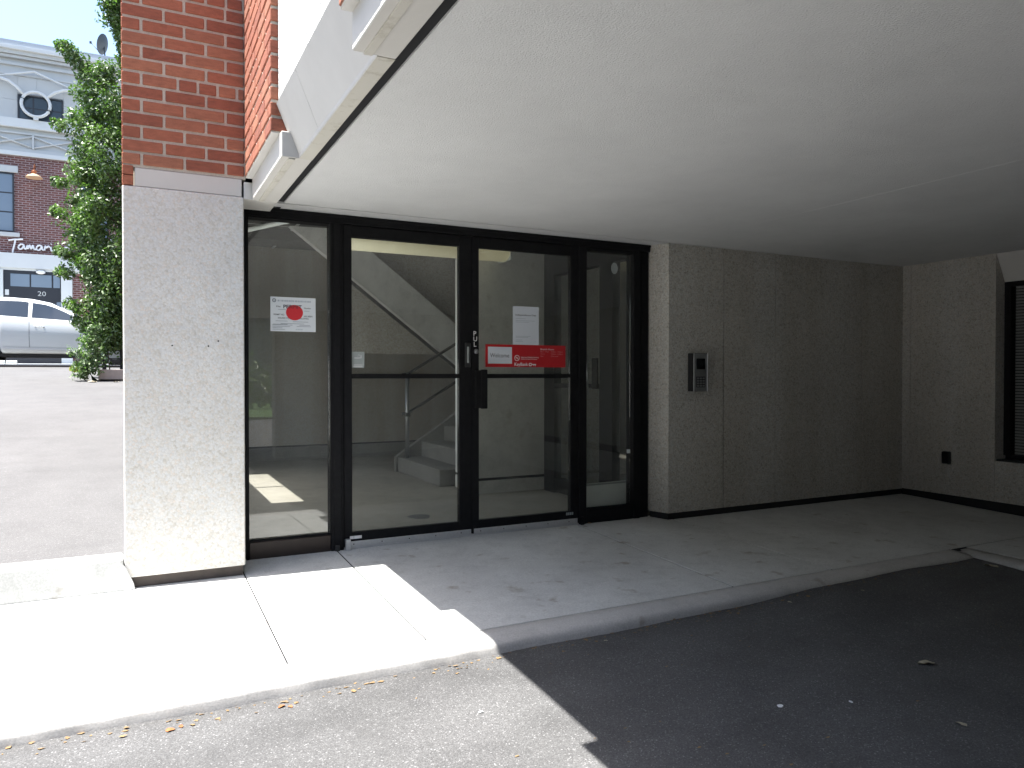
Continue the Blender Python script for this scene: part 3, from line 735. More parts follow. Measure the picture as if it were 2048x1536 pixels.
# inner glass door to the right
idr = thing('inner_glass_door', (3.5, .9, 0), 'dark framed inner glass door seen through the right sidelight', 'door')
box('post', 3.47, 3.55, 1.32, 1.51, .0, 2.70, BA, idr, .003); box('post', 3.47, 3.55, .38, .57, .0, 2.70, BA, idr, .003)
box('head', 3.47, 3.55, .08, 1.3195, 2.02, 2.70, BA, idr); box('bottom_rail', 3.475, 3.545, .5705, 1.3195, .01, .14, BA, idr); box('mid_rail', 3.475, 3.545, .5705, 1.3195, .98, 1.02, BA, idr)
box('pane', 3.508, 3.514, .5705, 1.3195, .1405, .9795, 'pane_glass', idr); box('pane', 3.508, 3.514, .5705, 1.3195, 1.0205, 2.0195, 'pane_glass', idr); box('pane', 3.508, 3.514, .10, .3795, .15, 2.0195, 'pane_glass', idr)
box('lower_panel', 3.475, 3.545, .10, .3795, 0, .1495, BA, idr)
tubeo('handle', [(3.43, .69, .93), (3.43, .69, 1.27)], .010, 'steel', idr)
for z in (.98, 1.22): tubeo('handle_stub', [(3.43, .69, z), (3.474, .69, z)], .006, 'steel', idr)
box('lock_box', 3.452, 3.4695, .575, .66, .99, 1.24, BA, idr, .004)
tag(box('inner_wall', 4.7, 4.8, .05, 2.1, .1, 2.58, 'aggregate_lobby'), kind='structure')
bd = thing('leaning_board', (3.2, .12, 0), 'pale board leaning behind the bottom of the right sidelight', 'board')
poly_prism('panel', [(3.00, .012), (3.395, .012), (3.452, .275), (3.00, .272)], 'Y', .098, .106, 'board_white', bd)
poly_prism('edge_band', [(3.00, .256), (3.445, .258), (3.451, .273), (3.00, .270)], 'Y', .0955, .0975, 'sticker_grey', bd)
tag(on('floor_stain', lambda bm: bm.faces.new([bm.verts.new((1.955 + .085 * math.cos(a) * (1 + .15 * math.sin(3 * a)), .78 + .10 * math.sin(a), .0022)) for a in [2 * math.pi * k / 24 for k in range(24)]]), 'rail_dark', None), 'dark oval drain cover on the lobby floor', 'drain')

# ================================================================ DRY LEAVES ON THE DRIVEWAY
def dry_leaf(x, y, z, s, mat, rz, label, grp):
    bm = bmesh.new(); n = 9; rr_ = random.Random(int(x * 1000) + int(y * 991))
    up, lo, mid = [], [], []
    for i in range(n):
        t = i / (n - 1); w = .36 * math.sin(math.pi * t ** .8) * (1 + .25 * math.sin(9 * t)); c = .10 * math.sin(math.pi * t) + .06
        mid.append(bm.verts.new((s * (t - .5), 0, s * .04 + s * .05 * math.sin(5 * t)))); up.append(bm.verts.new((s * (t - .5), s * w, s * (c + .05 * rr_.random())))); lo.append(bm.verts.new((s * (t - .5), -s * w, s * (c * .6 + .03 * rr_.random()))))
    for i in range(n - 1):
        bm.faces.new([mid[i], mid[i + 1], up[i + 1], up[i]]); bm.faces.new([lo[i], lo[i + 1], mid[i + 1], mid[i]])
    o = mobj('dry_leaf', bm, mat, None, True, (x, y, z)); o.rotation_euler = (0, 0, rz)
    return tag(o, label, 'leaf', grp)
LG = 'dry leaves along the kerb'
lfs = [(.10, -1.86, 'orange_leaf', .05), (.135, -1.845, 'orange_leaf', .035), (.17, -1.85, 'dry_leaf', .03), (.47, -1.845, 'orange_leaf', .05), (.50, -1.86, 'orange_leaf', .035), (.525, -1.84, 'dry_leaf', .03),
       (.74, -1.835, 'dry_leaf', .045), (1.9, -1.84, 'pale_leaf', .03), (2.7, -1.84, 'dry_leaf', .04), (3.05, -1.85, 'pale_leaf', .035), (3.2, -1.84, 'dry_leaf', .05), (3.55, -1.9, 'pale_leaf', .035)]
for i, (x, y, m, s_) in enumerate(lfs): dry_leaf(x, y, zdrive(x, y) + .001, s_ * .62, m, i * 1.3, 'small curled dry leaf lying against the front kerb', LG)
for x, y, s_, m, lab in ((4.68, -1.93, .085, 'pale_leaf', 'large pale dry leaf in the dark kerb corner'), (3.02, -2.62, .075, 'pale_leaf', 'pale curled leaf alone on the shaded driveway'), (2.62, -3.02, .04, 'pale_leaf', 'small pale leaf nearest the lower right of the driveway'),
                         (2.16, -2.62, .03, 'paper', 'small white scrap on the shaded driveway'), (2.42, -2.72, .022, 'paper', 'tiny white crumb right of the scrap on the driveway'), (1.12, -2.18, .02, 'paper', 'tiny white pebble on the sunlit driveway by the shadow')):
    dry_leaf(x, y, zdrive(x, y) + .001, s_, m, x * 3, lab, None)
dry_leaf(2.98, -.045, .004, .035, 'dry_leaf', .4, 'small brown leaf on the sidewalk under the right sidelight', None)

rl = random.Random(33); bm = bmesh.new()
for i in range(300):
    x = rl.uniform(-.5, 4.7); y = -1.775 - abs(rl.gauss(0, .035)); q = rl.uniform(.002, .0075); z = zdrive(x, y) + q * .3
    if i > 220: x, y = rl.uniform(.8, 4.6), rl.uniform(-3.3, -1.85); q *= .7; z = zdrive(x, y) + q * .3
    a = rl.uniform(0, 6.28); l = q * rl.uniform(1, 3.2)
    vs4 = [bm.verts.new((x + l * math.cos(a + k) * (1 if k % 2 < 1 else .6), y + q * math.sin(a + k), z + q * rl.uniform(-.2, .6))) for k in (0, 1.6, 3.1, 4.7)]
    bm.faces.new(vs4)
tag(mobj('kerb_litter', bm, 'dry_leaf'), 'fine brown grit and leaf crumbs gathered along the kerb', 'litter', None, 'stuff')
# ================================================================ STREET SIDE: RESTAURANT BUILDING
FY = 28.0
rb_ = thing('restaurant_building', (-4, FY, 1.47), 'purple brick and white stone restaurant building across the lot', 'building')
box('wall', -16, 7, FY, FY + 8, 1.47, 9.16, 'brick_far', rb_)
up = box('upper_facade', -16, 7, FY + .0005, FY + 8, 9.161, 12.9, 'stone_white', rb_)
def band(z0, z1, d, m='stone_white'): box('band', -16, 7, FY - d, FY + .2, z0, z1, m, rb_)
band(9.162, 9.31, .10, 'white_trim'); band(9.315, 9.44, .05); band(9.96, 10.03, .06); band(10.18, 10.50, .16, 'white_trim')
band(12.10, 12.17, .05); band(12.45, 12.55, .09); band(12.70, 12.80, .14); band(12.82, 12.96, .22); band(12.962, 13.08, .32, 'white_trim')
box('roof', -16, 7, FY - .28, FY + 8, 13.081, 13.28, 'roof_grey', rb_)
# panel joints of the upper stone facade, each panel a piece
for i, (xa, xb) in enumerate(((-6.6, -5.4), (-5.395, -3.80), (-2.345, -1.2), (-1.195, 0.4))):
    for za, zb in ((10.502, 11.20), (11.205, 12.095)): box('stone_panel', xa, xb, FY - .022, FY - .0005, za, zb, 'stone_white', up, .004)
box('stone_panel', -3.795, -3.2, FY - .022, FY - .0005, 11.46, 12.095, 'stone_white', up, .004); box('stone_panel', -3.195, -2.35, FY - .022, FY - .0005, 11.46, 12.095, 'stone_white', up, .004)
# upper window with muntins
def window(x0, x1, z0, z1, cols, rows, name='window', m='far_glass_dark'):
    w = box(name, x0, x1, FY - .012, FY - .002, z0, z1, 'door_dark', rb_)
    t = .05; cw = (x1 - x0 - t) / cols; rh = (z1 - z0 - t) / rows
    for i in range(cols):
        for j in range(rows):
            box('pane', x0 + t + i * cw, x0 + (i + 1) * cw, FY - .016, FY - .0125, z0 + t + j * rh, z0 + (j + 1) * rh, m, w)
    for f in ((x0, x1, z0, z0 + .045), (x0, x1, z1 - .045, z1), (x0, x0 + .045, z0 + .046, z1 - .046), (x1 - .045, x1, z0 + .046, z1 - .046)):
        box('frame', f[0], f[1], FY - .05, FY - .0165, f[2], f[3], 'door_dark', w)
    return w
window(-3.79, -2.36, 10.501, 11.42, 3, 2); window(-6.9, -5.6, 10.501, 11.42, 3, 2)
window(-4.9, -3.93, 6.34, 8.50, 2, 3, 'window', 'far_glass'); window(-8.1, -7.1, 6.34, 8.5, 2, 3, 'window', 'far_glass'); window(-1.9, -.9, 6.34, 8.5, 2, 3, 'window', 'far_glass')
for a, b in ((-5.0, -3.80), (-8.2, -7.0), (-2.0, -.8)):
    box('lintel', a, b, FY - .08, FY - .0005, 8.52, 8.76, 'stone_white', rb_, .01); box('sill', a, b + .04, FY - .10, FY - .0005, 6.17, 6.32, 'stone_white', rb_, .01)
# ring ornament in front of the upper window
orn = thing_part('ring_ornament', (-3.21, FY - .25, 10.5), rb_)
bm = bmesh.new(); tube(bm, [(-3.21 + .45 * math.cos(a), FY - .22, 11.07 + .45 * math.sin(a)) for a in [2 * math.pi * k / 40 for k in range(41)]], .055, 8, False); mobj('ring', bm, 'white_trim', orn, True)
box('stem', -3.29, -3.13, FY - .26, FY - .18, 10.501, 10.59, 'white_trim', orn)
tubeo('arm', [(-3.56, FY - .22, 11.36), (-3.8, FY - .22, 11.62), (-4.05, FY - .22, 11.80), (-4.35, FY - .22, 11.88), (-4.9, FY - .22, 11.90)], .055, 'white_trim', orn)
tubeo('arm', [(-2.86, FY - .22, 11.36), (-2.6, FY - .22, 11.60), (-2.32, FY - .22, 11.74), (-2.0, FY - .22, 11.78)], .055, 'white_trim', orn)
tubeo('chevron', [(-4.9, FY - .2, 11.78), (-3.25, FY - .2, 12.27), (-1.5, FY - .2, 11.62)], .04, 'white_trim', orn)
# lattice band
for k in range(-6, 4):
    x = -4.0 + k * 1.35
    for s_ in (1, -1): tubeo('lattice_bar', [(x - .7, FY - .06, 9.70 - s_ * .22), (x + .7, FY - .06, 9.70 + s_ * .22)], .03, 'stone_white', rb_, 6)
    box('lattice_post', x - .7, x - .64, FY - .09, FY - .03, 9.445, 9.955, 'stone_white', rb_)
# storefront
band(5.02, 5.56, .18, 'white_trim'); band(4.94, 5.018, .12, 'white_trim')
box('pilaster', -4.62, -4.27, FY - .16, FY - .0005, 1.47, 4.935, 'white_trim', rb_); box('pilaster', -2.46, -2.1, FY - .16, FY - .0005, 1.47, 4.935, 'white_trim', rb_)
box('pilaster', -7.6, -7.2, FY - .16, FY - .0005, 1.47, 4.935, 'white_trim', rb_)
sf = box('storefront', -4.268, -2.462, FY - .10, FY - .001, 1.48, 4.935, 'door_dark', rb_)
for x0, x1 in ((-4.05, -3.46), (-3.41, -2.765), (-2.71, -2.50)): box('transom_pane', x0, x1, FY - .112, FY - .101, 4.35, 4.81, 'far_glass', sf)
for x0, x1 in ((-4.15, -3.45), (-3.35, -2.66)): box('door_pane', x0, x1, FY - .112, FY - .101, 1.8, 3.75, 'far_glass', sf)
for x0, x1 in ((-2.61, -2.47),): box('door_pane', x0, x1, FY - .112, FY - .101, 2.2, 3.82, 'far_glass', sf)
text_mesh([('20', -3.21, 4.03, .17, .26)], FY - .104, 'house_number', 'stone_white', sf, -.005)
box('plaque', -4.22, -4.10, FY - .115, FY - .101, 4.02, 4.22, 'white_trim', sf)
sf2 = box('storefront', -7.19, -4.625, FY - .10, FY - .001, 1.48, 4.935, 'door_dark', rb_)
for x0, x1 in ((-7.0, -6.3), (-6.2, -5.5), (-5.4, -4.75)): box('display_pane', x0, x1, FY - .112, FY - .101, 2.0, 4.75, 'far_glass', sf2)
# sign letters: script strokes
sg = thing('script_sign', (-3.2, FY - .06, 5.65), 'white script lettering on the brick above the storefront', 'sign')
def stroke(pts, name='letter', r=.032): tubeo(name, [(x, FY - .07, z) for x, z in pts], r, 'white_paint', sg, 6)
def catm(p, n=6):
    out = []
    for i in range(len(p) - 1):
        p0, p1, p2, p3 = p[max(i - 1, 0)], p[i], p[i + 1], p[min(i + 2, len(p) - 1)]
        for k in range(n):
            t = k / n
            out.append(tuple(.5 * (2 * p1[a] + (p2[a] - p0[a]) * t + (2 * p0[a] - 5 * p1[a] + 4 * p2[a] - p3[a]) * t * t + (3 * p1[a] - p0[a] - 3 * p2[a] + p3[a]) * t ** 3) for a in (0, 1)))
    out.append(p[-1]); return out
bx, bz = -4.06, 5.72
def L(pts, ox, name='letter'): stroke(catm([(bx + ox + x, bz + z) for x, z in pts]), name)
L([(-.05, .30), (.1, .34), (.26, .36), (.40, .38)], 0); L([(.17, .35), (.14, .18), (.10, .0), (.08, -.14)], 0)
def low_a(ox): L([(.20, .16), (.10, .19), (.02, .10), (.04, .02), (.12, .02), (.19, .14), (.20, .06), (.25, .01)], ox)
low_a(.24)
L([(.0, .02), (.04, .16), (.05, .04), (.11, .17), (.15, .04), (.21, .17), (.24, .05), (.30, .02)], .50)
low_a(.80)
L([(.0, .01), (.03, .18), (.06, .12), (.13, .18), (.17, .14)], 1.07)
L([(.0, .16), (.02, .03), (.08, .02)], 1.27); stroke([(bx + 1.28, bz + .26), (bx + 1.295, bz + .28)])
L([(.0, .01), (.04, .16), (.07, .05), (.13, .17), (.17, .04), (.23, .02)], 1.38)
L([(.20, .14), (.10, .18), (.02, .09), (.06, .01), (.14, .03), (.22, .30), (.20, .10), (.25, .0)], 1.64)
# gooseneck lamp, bulkhead light
gl_ = thing('gooseneck_lamp', (-3.27, FY, 8.3), 'orange gooseneck lamp on the purple brick wall', 'lamp')
tubeo('arm', [(-3.27, FY, 8.80), (-3.27, FY - .20, 8.86), (-3.27, FY - .34, 8.74), (-3.27, FY - .36, 8.58)], .022, 'copper', gl_)
bm = bmesh.new(); bmesh.ops.create_uvsphere(bm, u_segments=16, v_segments=8, radius=.09, matrix=Matrix.Translation((-3.27, FY - .36, 8.55))); mobj('socket', bm, 'copper', gl_, True)
bm = bmesh.new(); prof = [(.05, 8.50), (.10, 8.46), (.22, 8.40), (.28, 8.33), (.27, 8.325), (.05, 8.42)]; n = 24
rings = [[bm.verts.new((-3.27 + r * math.cos(2 * math.pi * k / n), FY - .36 + r * math.sin(2 * math.pi * k / n), z)) for k in range(n)] for r, z in prof]
for a, b in zip(rings, rings[1:]):
    for k in range(n): bm.faces.new([a[k], a[(k + 1) % n], b[(k + 1) % n], b[k]])
mobj('shade', bm, 'lamp_shade', gl_, True)
bl = thing('bulkhead_light', (-3.10, FY - .12, 4.8), 'oval white bulkhead light above the storefront transom', 'lamp')
bm = bmesh.new(); bmesh.ops.create_uvsphere(bm, u_segments=20, v_segments=10, radius=1, matrix=Matrix.Translation((-3.10, FY - .19, 4.90)) @ Matrix.Diagonal((.15, .07, .07, 1))); mobj('lens', bm, 'white_paint', bl, True)
box('back_plate', -3.24, -2.96, FY - .135, FY - .113, 4.83, 4.97, 'door_dark', bl, .005)
# satellite dish on the roof
sd = thing('satellite_dish', (-1.05, 29, 13.28), 'grey satellite dish on the roof edge beside the tree', 'dish')
bm = bmesh.new(); n = 28; c0 = Vector((-1.05, 29, 14.19)); ax = Vector((-.86, .45, .25)).normalized(); u = ax.cross(Vector((0, 0, 1))).normalized(); w = u.cross(ax)
rings = []
for i in range(7):
    r = .40 * i / 6 + .001; rings.append([bm.verts.new(c0 + ax * (r * r * .55 - .05) + (u * math.cos(2 * math.pi * k / n) * .92 + w * math.sin(2 * math.pi * k / n)) * r) for k in range(n)])
for a, b in zip(rings, rings[1:]):
    for k in range(n): bm.faces.new([a[k], a[(k + 1) % n], b[(k + 1) % n], b[k]])
mobj('reflector', bm, 'dish_grey', sd, True)
e_ = c0 + ax * .5 - w * .05
tubeo('feed_arm', [c0 - w * .36 + ax * .03, e_], .014, 'dish_grey', sd); box('feed_horn', e_.x - .05, e_.x + .03, e_.y - .04, e_.y + .04, e_.z - .04, e_.z + .05, 'dish_grey', sd, .008)
tubeo('mast', [(-1.0, 29.03, 13.2), (-1.0, 29.03, 13.8), (-1.02, 29.02, 14.12)], .025, 'dish_grey', sd)
tubeo('strut', [(-.75, 29.1, 13.28), (-1.0, 29.03, 13.75)], .014, 'dish_grey', sd)

# ================================================================ CAR
def build_car(ox, oy, oz):
    car = thing('parked_car', (ox, oy, oz), 'white crossover car parked in front of the restaurant storefront', 'car')
    roof = [(-2.45, .96), (-2.38, 1.12), (-2.2, 1.36), (-1.9, 1.52), (-1.4, 1.62), (-.9, 1.655), (-.4, 1.63), (0, 1.55), (.35, 1.38), (.7, 1.17), (.98, 1.02), (1.3, .985), (1.8, .90), (2.1, .78), (2.25, .55)]
    belt = [(-2.45, .92), (-2.2, 1.16), (-1.6, 1.20), (-1.0, 1.165), (.45, 1.085), (.95, 1.0), (1.3, .95), (1.8, .86), (2.1, .74), (2.25, .53)]
    wmid = [(-2.45, .70), (-2.2, .86), (-1.7, .925), (0, .93), (1.5, .925), (1.95, .84), (2.15, .70), (2.25, .5)]
    def zbot(x):
        z = .27 + (.02 if abs(x) > 1.9 else 0)
        for c in (-1.4, 1.4):
            d = abs(x - c)
            if d < .41: z = max(z, .33 + math.sqrt(.41 ** 2 - d * d))
        return z
    def section(x):
        zb, zl, zr, wm_ = zbot(x), interp(belt, x), interp(roof, x), interp(wmid, x)
        zr = max(zr, zl + .004)
        cab = max(0, min(1, (zr - zl) / .42))
        wr = wm_ * (.93 - .26 * cab); we = wm_ * (.90 - .25 * cab)
        zm = zb + (zl - zb) * .5
        ze = zr - (.085 * cab + .004)
        return [(0, zb), (wm_ * .90, zb), (wm_ * .955, zb + .03), (wm_ * .965, zb + (zl - zb) * .22), (wm_, zm), (wm_ * .985, zl - .09), (wm_ * .94, zl), (we + .02, ze), (wr * .90, zr - .022 * cab), (wr * .5, zr), (0, zr + .008 * cab)]
    xs = sorted(set([round(v, 3) for v in frange(-2.45, 2.25, 94)] + [-1.81, -.99, .99, 1.81]))
    bm = bmesh.new(); rings = []
    for x in xs:
        s_ = section(x); ring = [bm.verts.new((x + ox, oy - y, z + oz)) for y, z in s_] + [bm.verts.new((x + ox, oy + y, z + oz)) for y, z in s_[-2:0:-1]]
        rings.append(ring)
    m = len(rings[0])
    for a, b in zip(rings, rings[1:]):
        for k in range(m): bm.faces.new([a[k], a[(k + 1) % m], b[(k + 1) % m], b[k]])
    bm.faces.new(rings[0][::-1]); bm.faces.new(rings[-1]); bmesh.ops.recalc_face_normals(bm, faces=bm.faces)
    body = mobj('body', bm, 'car_paint', car, True)
    def side(x, z, off=.006):
        s_ = section(x)
        for (y0, z0), (y1, z1) in zip(s_[1:], s_[2:]):
            if min(z0, z1) <= z <= max(z0, z1) and abs(z1 - z0) > 1e-5: return y0 + (y1 - y0) * (z - z0) / (z1 - z0) + off
        return s_[6][0] + off
    def glass(name, x0, x1, top, par, sgn, m='car_glass', off=.006, low=None):
        bm = bmesh.new(); N = 22; rows = []
        for i in range(N + 1):
            x = x0 + (x1 - x0) * i / N; zb_ = (interp(low, x) if low else interp(belt, x) + .012); zt = max(zb_ + .002, min(interp(top, x), interp(roof, x) - .088))
            rows.append([bm.verts.new((ox + x, oy - sgn * side(x, zb_ + (zt - zb_) * j / 5, off), oz + zb_ + (zt - zb_) * j / 5)) for j in range(6)])
        for a, b in zip(rows, rows[1:]):
            for j in range(5): bm.faces.new([a[j], b[j], b[j + 1], a[j + 1]])
        bmesh.ops.recalc_face_normals(bm, faces=bm.faces)
        return mobj(name, bm, m, par, True)
    top = [(-2.0, 1.22), (-1.8, 1.44), (-1.2, 1.54), (-.6, 1.545), (-.1, 1.48), (.3, 1.35), (.6, 1.19), (.82, 1.06)]
    for sg_ in (1, -1):
        glass('side_window', -1.95, -1.36, top, car, sg_); glass('side_window', -1.32, -.44, top, car, sg_); glass('side_window', -.36, .80, top, car, sg_)
        glass('sill_trim', -.95, .95, [(-1, .42), (1, .40)], car, sg_, 'mill_aluminium', .012, [(-1, .375), (1, .345)])
        # door seams and handles
        for x in (-.41, .88): 
            tubeo('door_seam', [(ox + x, oy - sg_ * (side(x, z, .0)), oz + z) for z in frange(.42, 1.07 if x < 0 else .93, 10)], .0045, 'car_dark', car, 5)
        for x in (-.30, -1.25): tubeo('door_handle', [(ox + x, oy - sg_ * side(x, .93, .0), oz + .935), (ox + x + .03, oy - sg_ * side(x, .93, .035), oz + .93), (ox + x + .17, oy - sg_ * side(x, .93, .035), oz + .925), (ox + x + .20, oy - sg_ * side(x, .93, .0), oz + .92)], .014, 'car_paint', car, 8)
        bm = bmesh.new(); bmesh.ops.create_uvsphere(bm, u_segments=16, v_segments=10, radius=1, matrix=Matrix.Translation((ox + .60, oy - sg_ * 1.02, oz + 1.13)) @ Matrix.Diagonal((.11, .10, .075, 1)))
        mr = mobj('mirror', bm, 'rim', car, True); tubeo('mirror_arm', [(ox + .66, oy - sg_ * .86, oz + 1.07), (ox + .62, oy - sg_ * .97, oz + 1.09)], .025, 'car_dark', mr)
        bm = bmesh.new(); bmesh.ops.create_uvsphere(bm, u_segments=14, v_segments=8, radius=1, matrix=Matrix.Translation((ox + 2.05, oy - sg_ * .66, oz + .72)) @ Matrix.Diagonal((.14, .17, .06, 1))); mobj('headlight', bm, 'steel', car, True)
        for cx_ in (-1.4, 1.4):
            wy = oy - sg_ * .80
            wl = thing_part('wheel', (ox + cx_, wy, oz + .34), car)
            bm = bmesh.new(); pr = [(.20, -.11), (.31, -.115), (.34, -.08), (.345, 0), (.34, .08), (.31, .115), (.20, .11)]; n = 32
            rg = [[bm.verts.new((ox + cx_ + r * math.cos(2 * math.pi * k / n), wy + t, oz + .34 + r * math.sin(2 * math.pi * k / n))) for k in range(n)] for r, t in pr]
            for a, b in zip(rg, rg[1:]):
                for k in range(n): bm.faces.new([a[k], a[(k + 1) % n], b[(k + 1) % n], b[k]])
            mobj('tyre', bm, 'tyre', wl, True)
            bm = bmesh.new(); bmesh.ops.create_cone(bm, cap_ends=True, segments=32, radius1=.215, radius2=.215, depth=.16, matrix=Matrix.Translation((ox + cx_, wy, oz + .34)) @ Matrix.Rotation(R(90), 4, 'X')); mobj('rim', bm, 'rim', wl)
    # windscreen: strip over the sloping front of the cabin
    bm = bmesh.new(); rows = []
    for i in range(11):
        x = .05 + .88 * i / 10; s_ = section(x); wv = s_[8][0] * .96; z = s_[8][1]
        rows.append([bm.verts.new((ox + x, oy + wv * (j / 4 - 1), oz + max(z, s_[9][1] if abs(j / 4 - 1) < .6 else z) + .008)) for j in range(9)])
    for a, b in zip(rows, rows[1:]):
        for j in range(8): bm.faces.new([a[j], b[j], b[j + 1], a[j + 1]])
    mobj('windscreen', bm, 'car_glass', car, True)
    box('underbody', ox - 2.2, ox + 2.0, oy - .78, oy + .78, oz + .20, oz + .285, 'car_dark', car)
    return car
build_car(-1.85, 17.36, 1.336)
for x0, x1, lab in ((-2.93, -2.735, 'left of two pale concrete blocks under the white car'), (-2.715, -2.495, 'right of two pale concrete blocks under the white car')):
    tag(box('parking_block', x0, x1, 16.355, 16.42, 1.336, 1.436, 'board_white', None, .012), lab, 'block', 'concrete blocks at the road edge')

# ================================================================ VEGETATION
def leaf_cloud(centres, nper, size, rnd, outward=None):
    """centres: (pos, radius). returns verts, faces, tones for many small folded leaves"""
    V, Fc, T = [], [], []
    for (c, rad) in centres:
        ct = rnd.uniform(-.18, .18)
        for _ in range(nper):
            d = Vector((rnd.gauss(0, 1), rnd.gauss(0, 1), rnd.gauss(0, 1)))
            if d.length < 1e-3: continue
            d.normalize(); r = rad * (rnd.random() ** .45)
            p = c + d * r
            nrm = (d * .7 + Vector((rnd.uniform(-1, 1), rnd.uniform(-1, 1), rnd.uniform(-.2, 1.2)))).normalized()
            t = nrm.cross(Vector((rnd.uniform(-1, 1), rnd.uniform(-1, 1), rnd.uniform(-1, 1))))
            if t.length < 1e-3: continue
            t.normalize(); b = nrm.cross(t); s_ = size * rnd.uniform(.6, 1.25)
            i = len(V)
            V += [p - t * s_ * .5, p + b * s_ * .27 + nrm * s_ * .10, p + t * s_ * .55, p - b * s_ * .27 + nrm * s_ * .10]
            Fc += [(i, i + 1, i + 2), (i, i + 2, i + 3)]
            tone = max(0, min(1, .45 + ct + rnd.uniform(-.35, .4))); T += [tone] * 4
    return V, Fc, T
def leaf_obj(name, data, mat, parent):
    V, Fc, T = data; me = bpy.data.meshes.new(name); me.from_pydata([tuple(v) for v in V], [], Fc); me.materials.append(MAT[mat])
    a = me.attributes.new('tone', 'FLOAT', 'POINT'); a.data.foreach_set('value', T); me.update()
    return put(bpy.data.objects.new(name, me), parent)
rt = random.Random(21)
TX, TY = .12, 13.0
tz0 = zlot(TX, TY)
tree = thing('holly_tree', (TX, TY, tz0), 'tall glossy green evergreen tree growing beside the lot', 'tree')
env = [(1.55, .50), (1.95, .85), (2.4, 1.15), (3.2, 1.30), (4.3, 1.36), (5.15, 1.34), (6.2, 1.28), (7.0, 1.18), (7.35, .95), (7.5, .36), (8.3, .34), (8.6, .70), (9.1, .68), (9.6, .45)]
cent = []
for i in range(560):
    z = 1.7 + 7.6 * (rt.random() ** .95); a = rt.uniform(0, 2 * math.pi); e = interp(env, z)
    a = rt.uniform(math.pi * .75, math.pi * 1.75) if rt.random() < .5 else a
    r = e * (rt.uniform(.6, .98) if rt.random() < .72 else rt.uniform(.1, .6))
    cent.append((Vector((TX + r * math.cos(a), TY + r * math.sin(a), z)), rt.uniform(.16, .34) if not 7.35 < z < 8.55 else .17))
for (x, z, l) in ((-1.30, 7.75, .14), (-1.18, 7.62, .16), (-1.05, 7.5, .2), (-.9, 7.3, .22), (-1.38, 6.15, .15), (-1.40, 5.0, .12), (-1.42, 4.4, .12), (-1.36, 3.6, .12), (-1.32, 3.2, .14), (-1.18, 2.55, .14), (-1.05, 2.2, .15), (-.45, 8.7, .16), (-.35, 8.45, .15), (-.28, 8.2, .13), (-.5, 8.95, .14), (-.85, 1.95, .18), (-.6, 1.75, .2)):
    cent.append((Vector((x, TY - .1, z)), l)); cent.append((Vector((x + .12, TY - .35, z - .08)), l))
for i in range(60): cent.append((Vector((rt.uniform(-.55, .8), TY - rt.uniform(.1, .7), rt.uniform(1.75, 3.4))), rt.uniform(.15, .26)))
leaf_obj('crown', leaf_cloud(cent, 122, .084, rt), 'holly_leaf', tree)
bm = bmesh.new(); tube(bm, [(TX, TY, tz0 - .05), (TX + .03, TY, 2.2), (TX - .02, TY + .02, 4.5), (TX, TY, 7), (TX, TY, 9.2)], [.15, .12, .09, .06, .015], 10); mobj('trunk', bm, 'bark', tree, True)
for (c, r) in cent[::6]:
    z0 = max(1.5, c.z - rt.uniform(.3, .7)); mid_ = Vector(((TX + c.x) / 2, (TY + c.y) / 2, (z0 + c.z) / 2 - .03))
    tubeo('limb', [(TX, TY, z0), mid_, c], [.032, .02, .006], 'bark', tree, 5)
# planter, fence frame, climbing vine, weeds
PY = 11.9; pz = zlot(-.4, PY)
pl = thing('planter_box', (.2, PY, pz), 'low pale wooden planter box at the foot of the tree', 'planter')
box('front_board', -.64, 1.0, PY - .02, PY + .02, pz + .03, pz + .225, 'planter_wood', pl, .004); box('side_board', -.64, -.60, PY + .021, PY + .6, pz + .01, pz + .222, 'planter_wood', pl, .004)
box('back_board', -.64, 1.0, PY + .601, PY + .64, pz + .01, pz + .225, 'planter_wood', pl, .004); box('side_board', .96, 1.0, PY + .021, PY + .6, pz + .01, pz + .222, 'planter_wood', pl, .004)
box('soil', -.599, .959, PY + .022, PY + .599, pz + .02, pz + .18, 'soil', pl)
fn = thing('metal_fence', (0, PY + .5, pz), 'dark metal fence frame behind the planter under the tree', 'fence')
FYY = PY + .75
for x in (-.60, -.28, .04, .36, .68): box('post', x, x + .075, FYY, FYY + .075, pz - .05, 2.60, 'fence_metal', fn, .005)
box('top_rail', -.64, .80, FYY - .003, FYY + .078, 2.6005, 2.65, 'fence_metal', fn); 
for i in range(8): box('rail', -.60, .75, FYY + .085, FYY + .10, 1.25 + i * .17, 1.27 + i * .17, 'fence_metal', fn)
vn = thing('climbing_vine', (-.3, PY + .4, pz), 'dark leafy vine climbing the metal fence', 'vine')
cv = [(Vector((rt.uniform(-.62, .5), FYY - rt.uniform(.02, .25), rt.uniform(1.25, 2.7))), rt.uniform(.08, .17)) for _ in range(46)]
leaf_obj('foliage', leaf_cloud(cv, 22, .10, rt), 'holly_leaf', vn)
for x in (-.45, -.2): tubeo('stem', [(x, PY + .3, pz + .17), (x - .05, FYY - .1, 1.7), (x + .05, FYY - .05, 2.4)], .012, 'bark', vn, 5)
wd = thing('weed_clump', (-.78, PY - .05, pz), 'pale green weedy shrub spilling over the planter corner', 'shrub')
cw = []
for i in range(64):
    t = rt.random(); cw.append((Vector((-.72 - .42 * t * rt.random() + rt.uniform(-.03, .12), PY - .02 + rt.uniform(-.15, .25), pz + .08 + rt.uniform(0, 1.0) * (1 - .35 * t))), rt.uniform(.05, .13)))
leaf_obj('foliage', leaf_cloud(cw, 26, .075, rt), 'weed_leaf', wd)
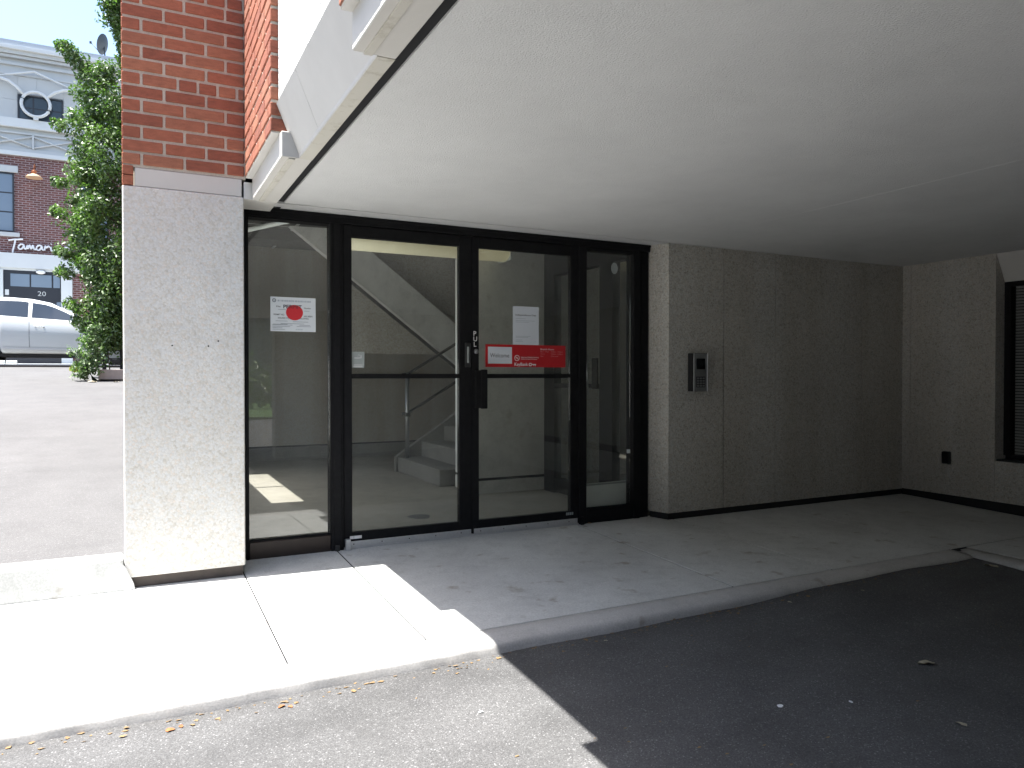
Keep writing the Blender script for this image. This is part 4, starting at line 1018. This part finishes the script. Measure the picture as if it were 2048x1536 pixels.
for i in range(9): tubeo('stem', [(-.74 + i * .012, PY + .02, pz), (-.80 - i * .02, PY, pz + .3), (-.78 - i * .05, PY + .02 * i, pz + .55 + .02 * i)], .006, 'weed_leaf', wd, 5)
yl = thing('yellow_plant', (-1.02, PY + .1, pz + .02), 'small yellow leaved plant at the left of the weeds', 'plant')
leaf_obj('foliage', leaf_cloud([(Vector((-1.08 + .05 * i, PY + .02, pz + .24 - .012 * i)), .05) for i in range(6)], 16, .075, rt), 'yellow_leaf', yl)
tubeo('stem', [(-.85, PY + .04, pz), (-.95, PY + .03, pz + .15), (-1.05, PY + .02, pz + .23)], .006, 'weed_leaf', yl, 5)
for i, (x, y, s_) in enumerate(((-.73, 11.6, .10), (-.70, 11.55, .06), (-.33, 11.55, .07))):
    o = dry_leaf(x, y, zlot(x, y) + .004, s_ * 1.6, 'pale_leaf', .4 + i, 'pale scrap of leaf litter on the asphalt before the planter', 'litter before the planter')

nb = thing('rear_sky_blocker', (6, -27, 0), 'unseen plain grey block added beyond the lawn to cover the sky', 'building')  # unseen block added to keep bright sky out of the glass reflections
box('wall', -14, 34, -34, -27, -.2, 8, 'grey_blocker', nb)
for k in range(12): box('window', -11 + k * 3.6, -9.6 + k * 3.6, -26.998, -26.95, 3.2, 5.0, 'far_glass_dark', nb)
box('cornice', -14.1, 34.1, -34, -26.9, 8.001, 8.3, 'limestone', nb)
lb = thing('side_sky_blocker', (-10, -10, 0), 'unseen tall grey block added left of the driveway to cut sky light', 'building')  # unseen block added to cut low sky light into the passage
box('wall', -16, -10, -30, 1, -.2, 9, 'grey_blocker', lb)
for k in range(8): box('window', -10.002, -9.95, -28 + k * 3.6, -26.4 + k * 3.6, 3.0, 5.0, 'far_glass_dark', lb)
box('cornice', -16.1, -9.9, -30.1, 1.1, 9.001, 9.3, 'limestone', lb)
# hedge on the far side of the lawn behind the camera (only mirrored in the glass)
hg = thing('clipped_hedge', (5, -22, -.1), 'long clipped green hedge beyond the lawn behind the viewer', 'hedge')
rh = random.Random(4)
leaf_obj('foliage', leaf_cloud([(Vector((rh.uniform(-12, 25), -22 + rh.uniform(-.4, .4), rh.uniform(.1, 1.6))), .45) for _ in range(260)], 26, .22, rh), 'holly_leaf', hg)
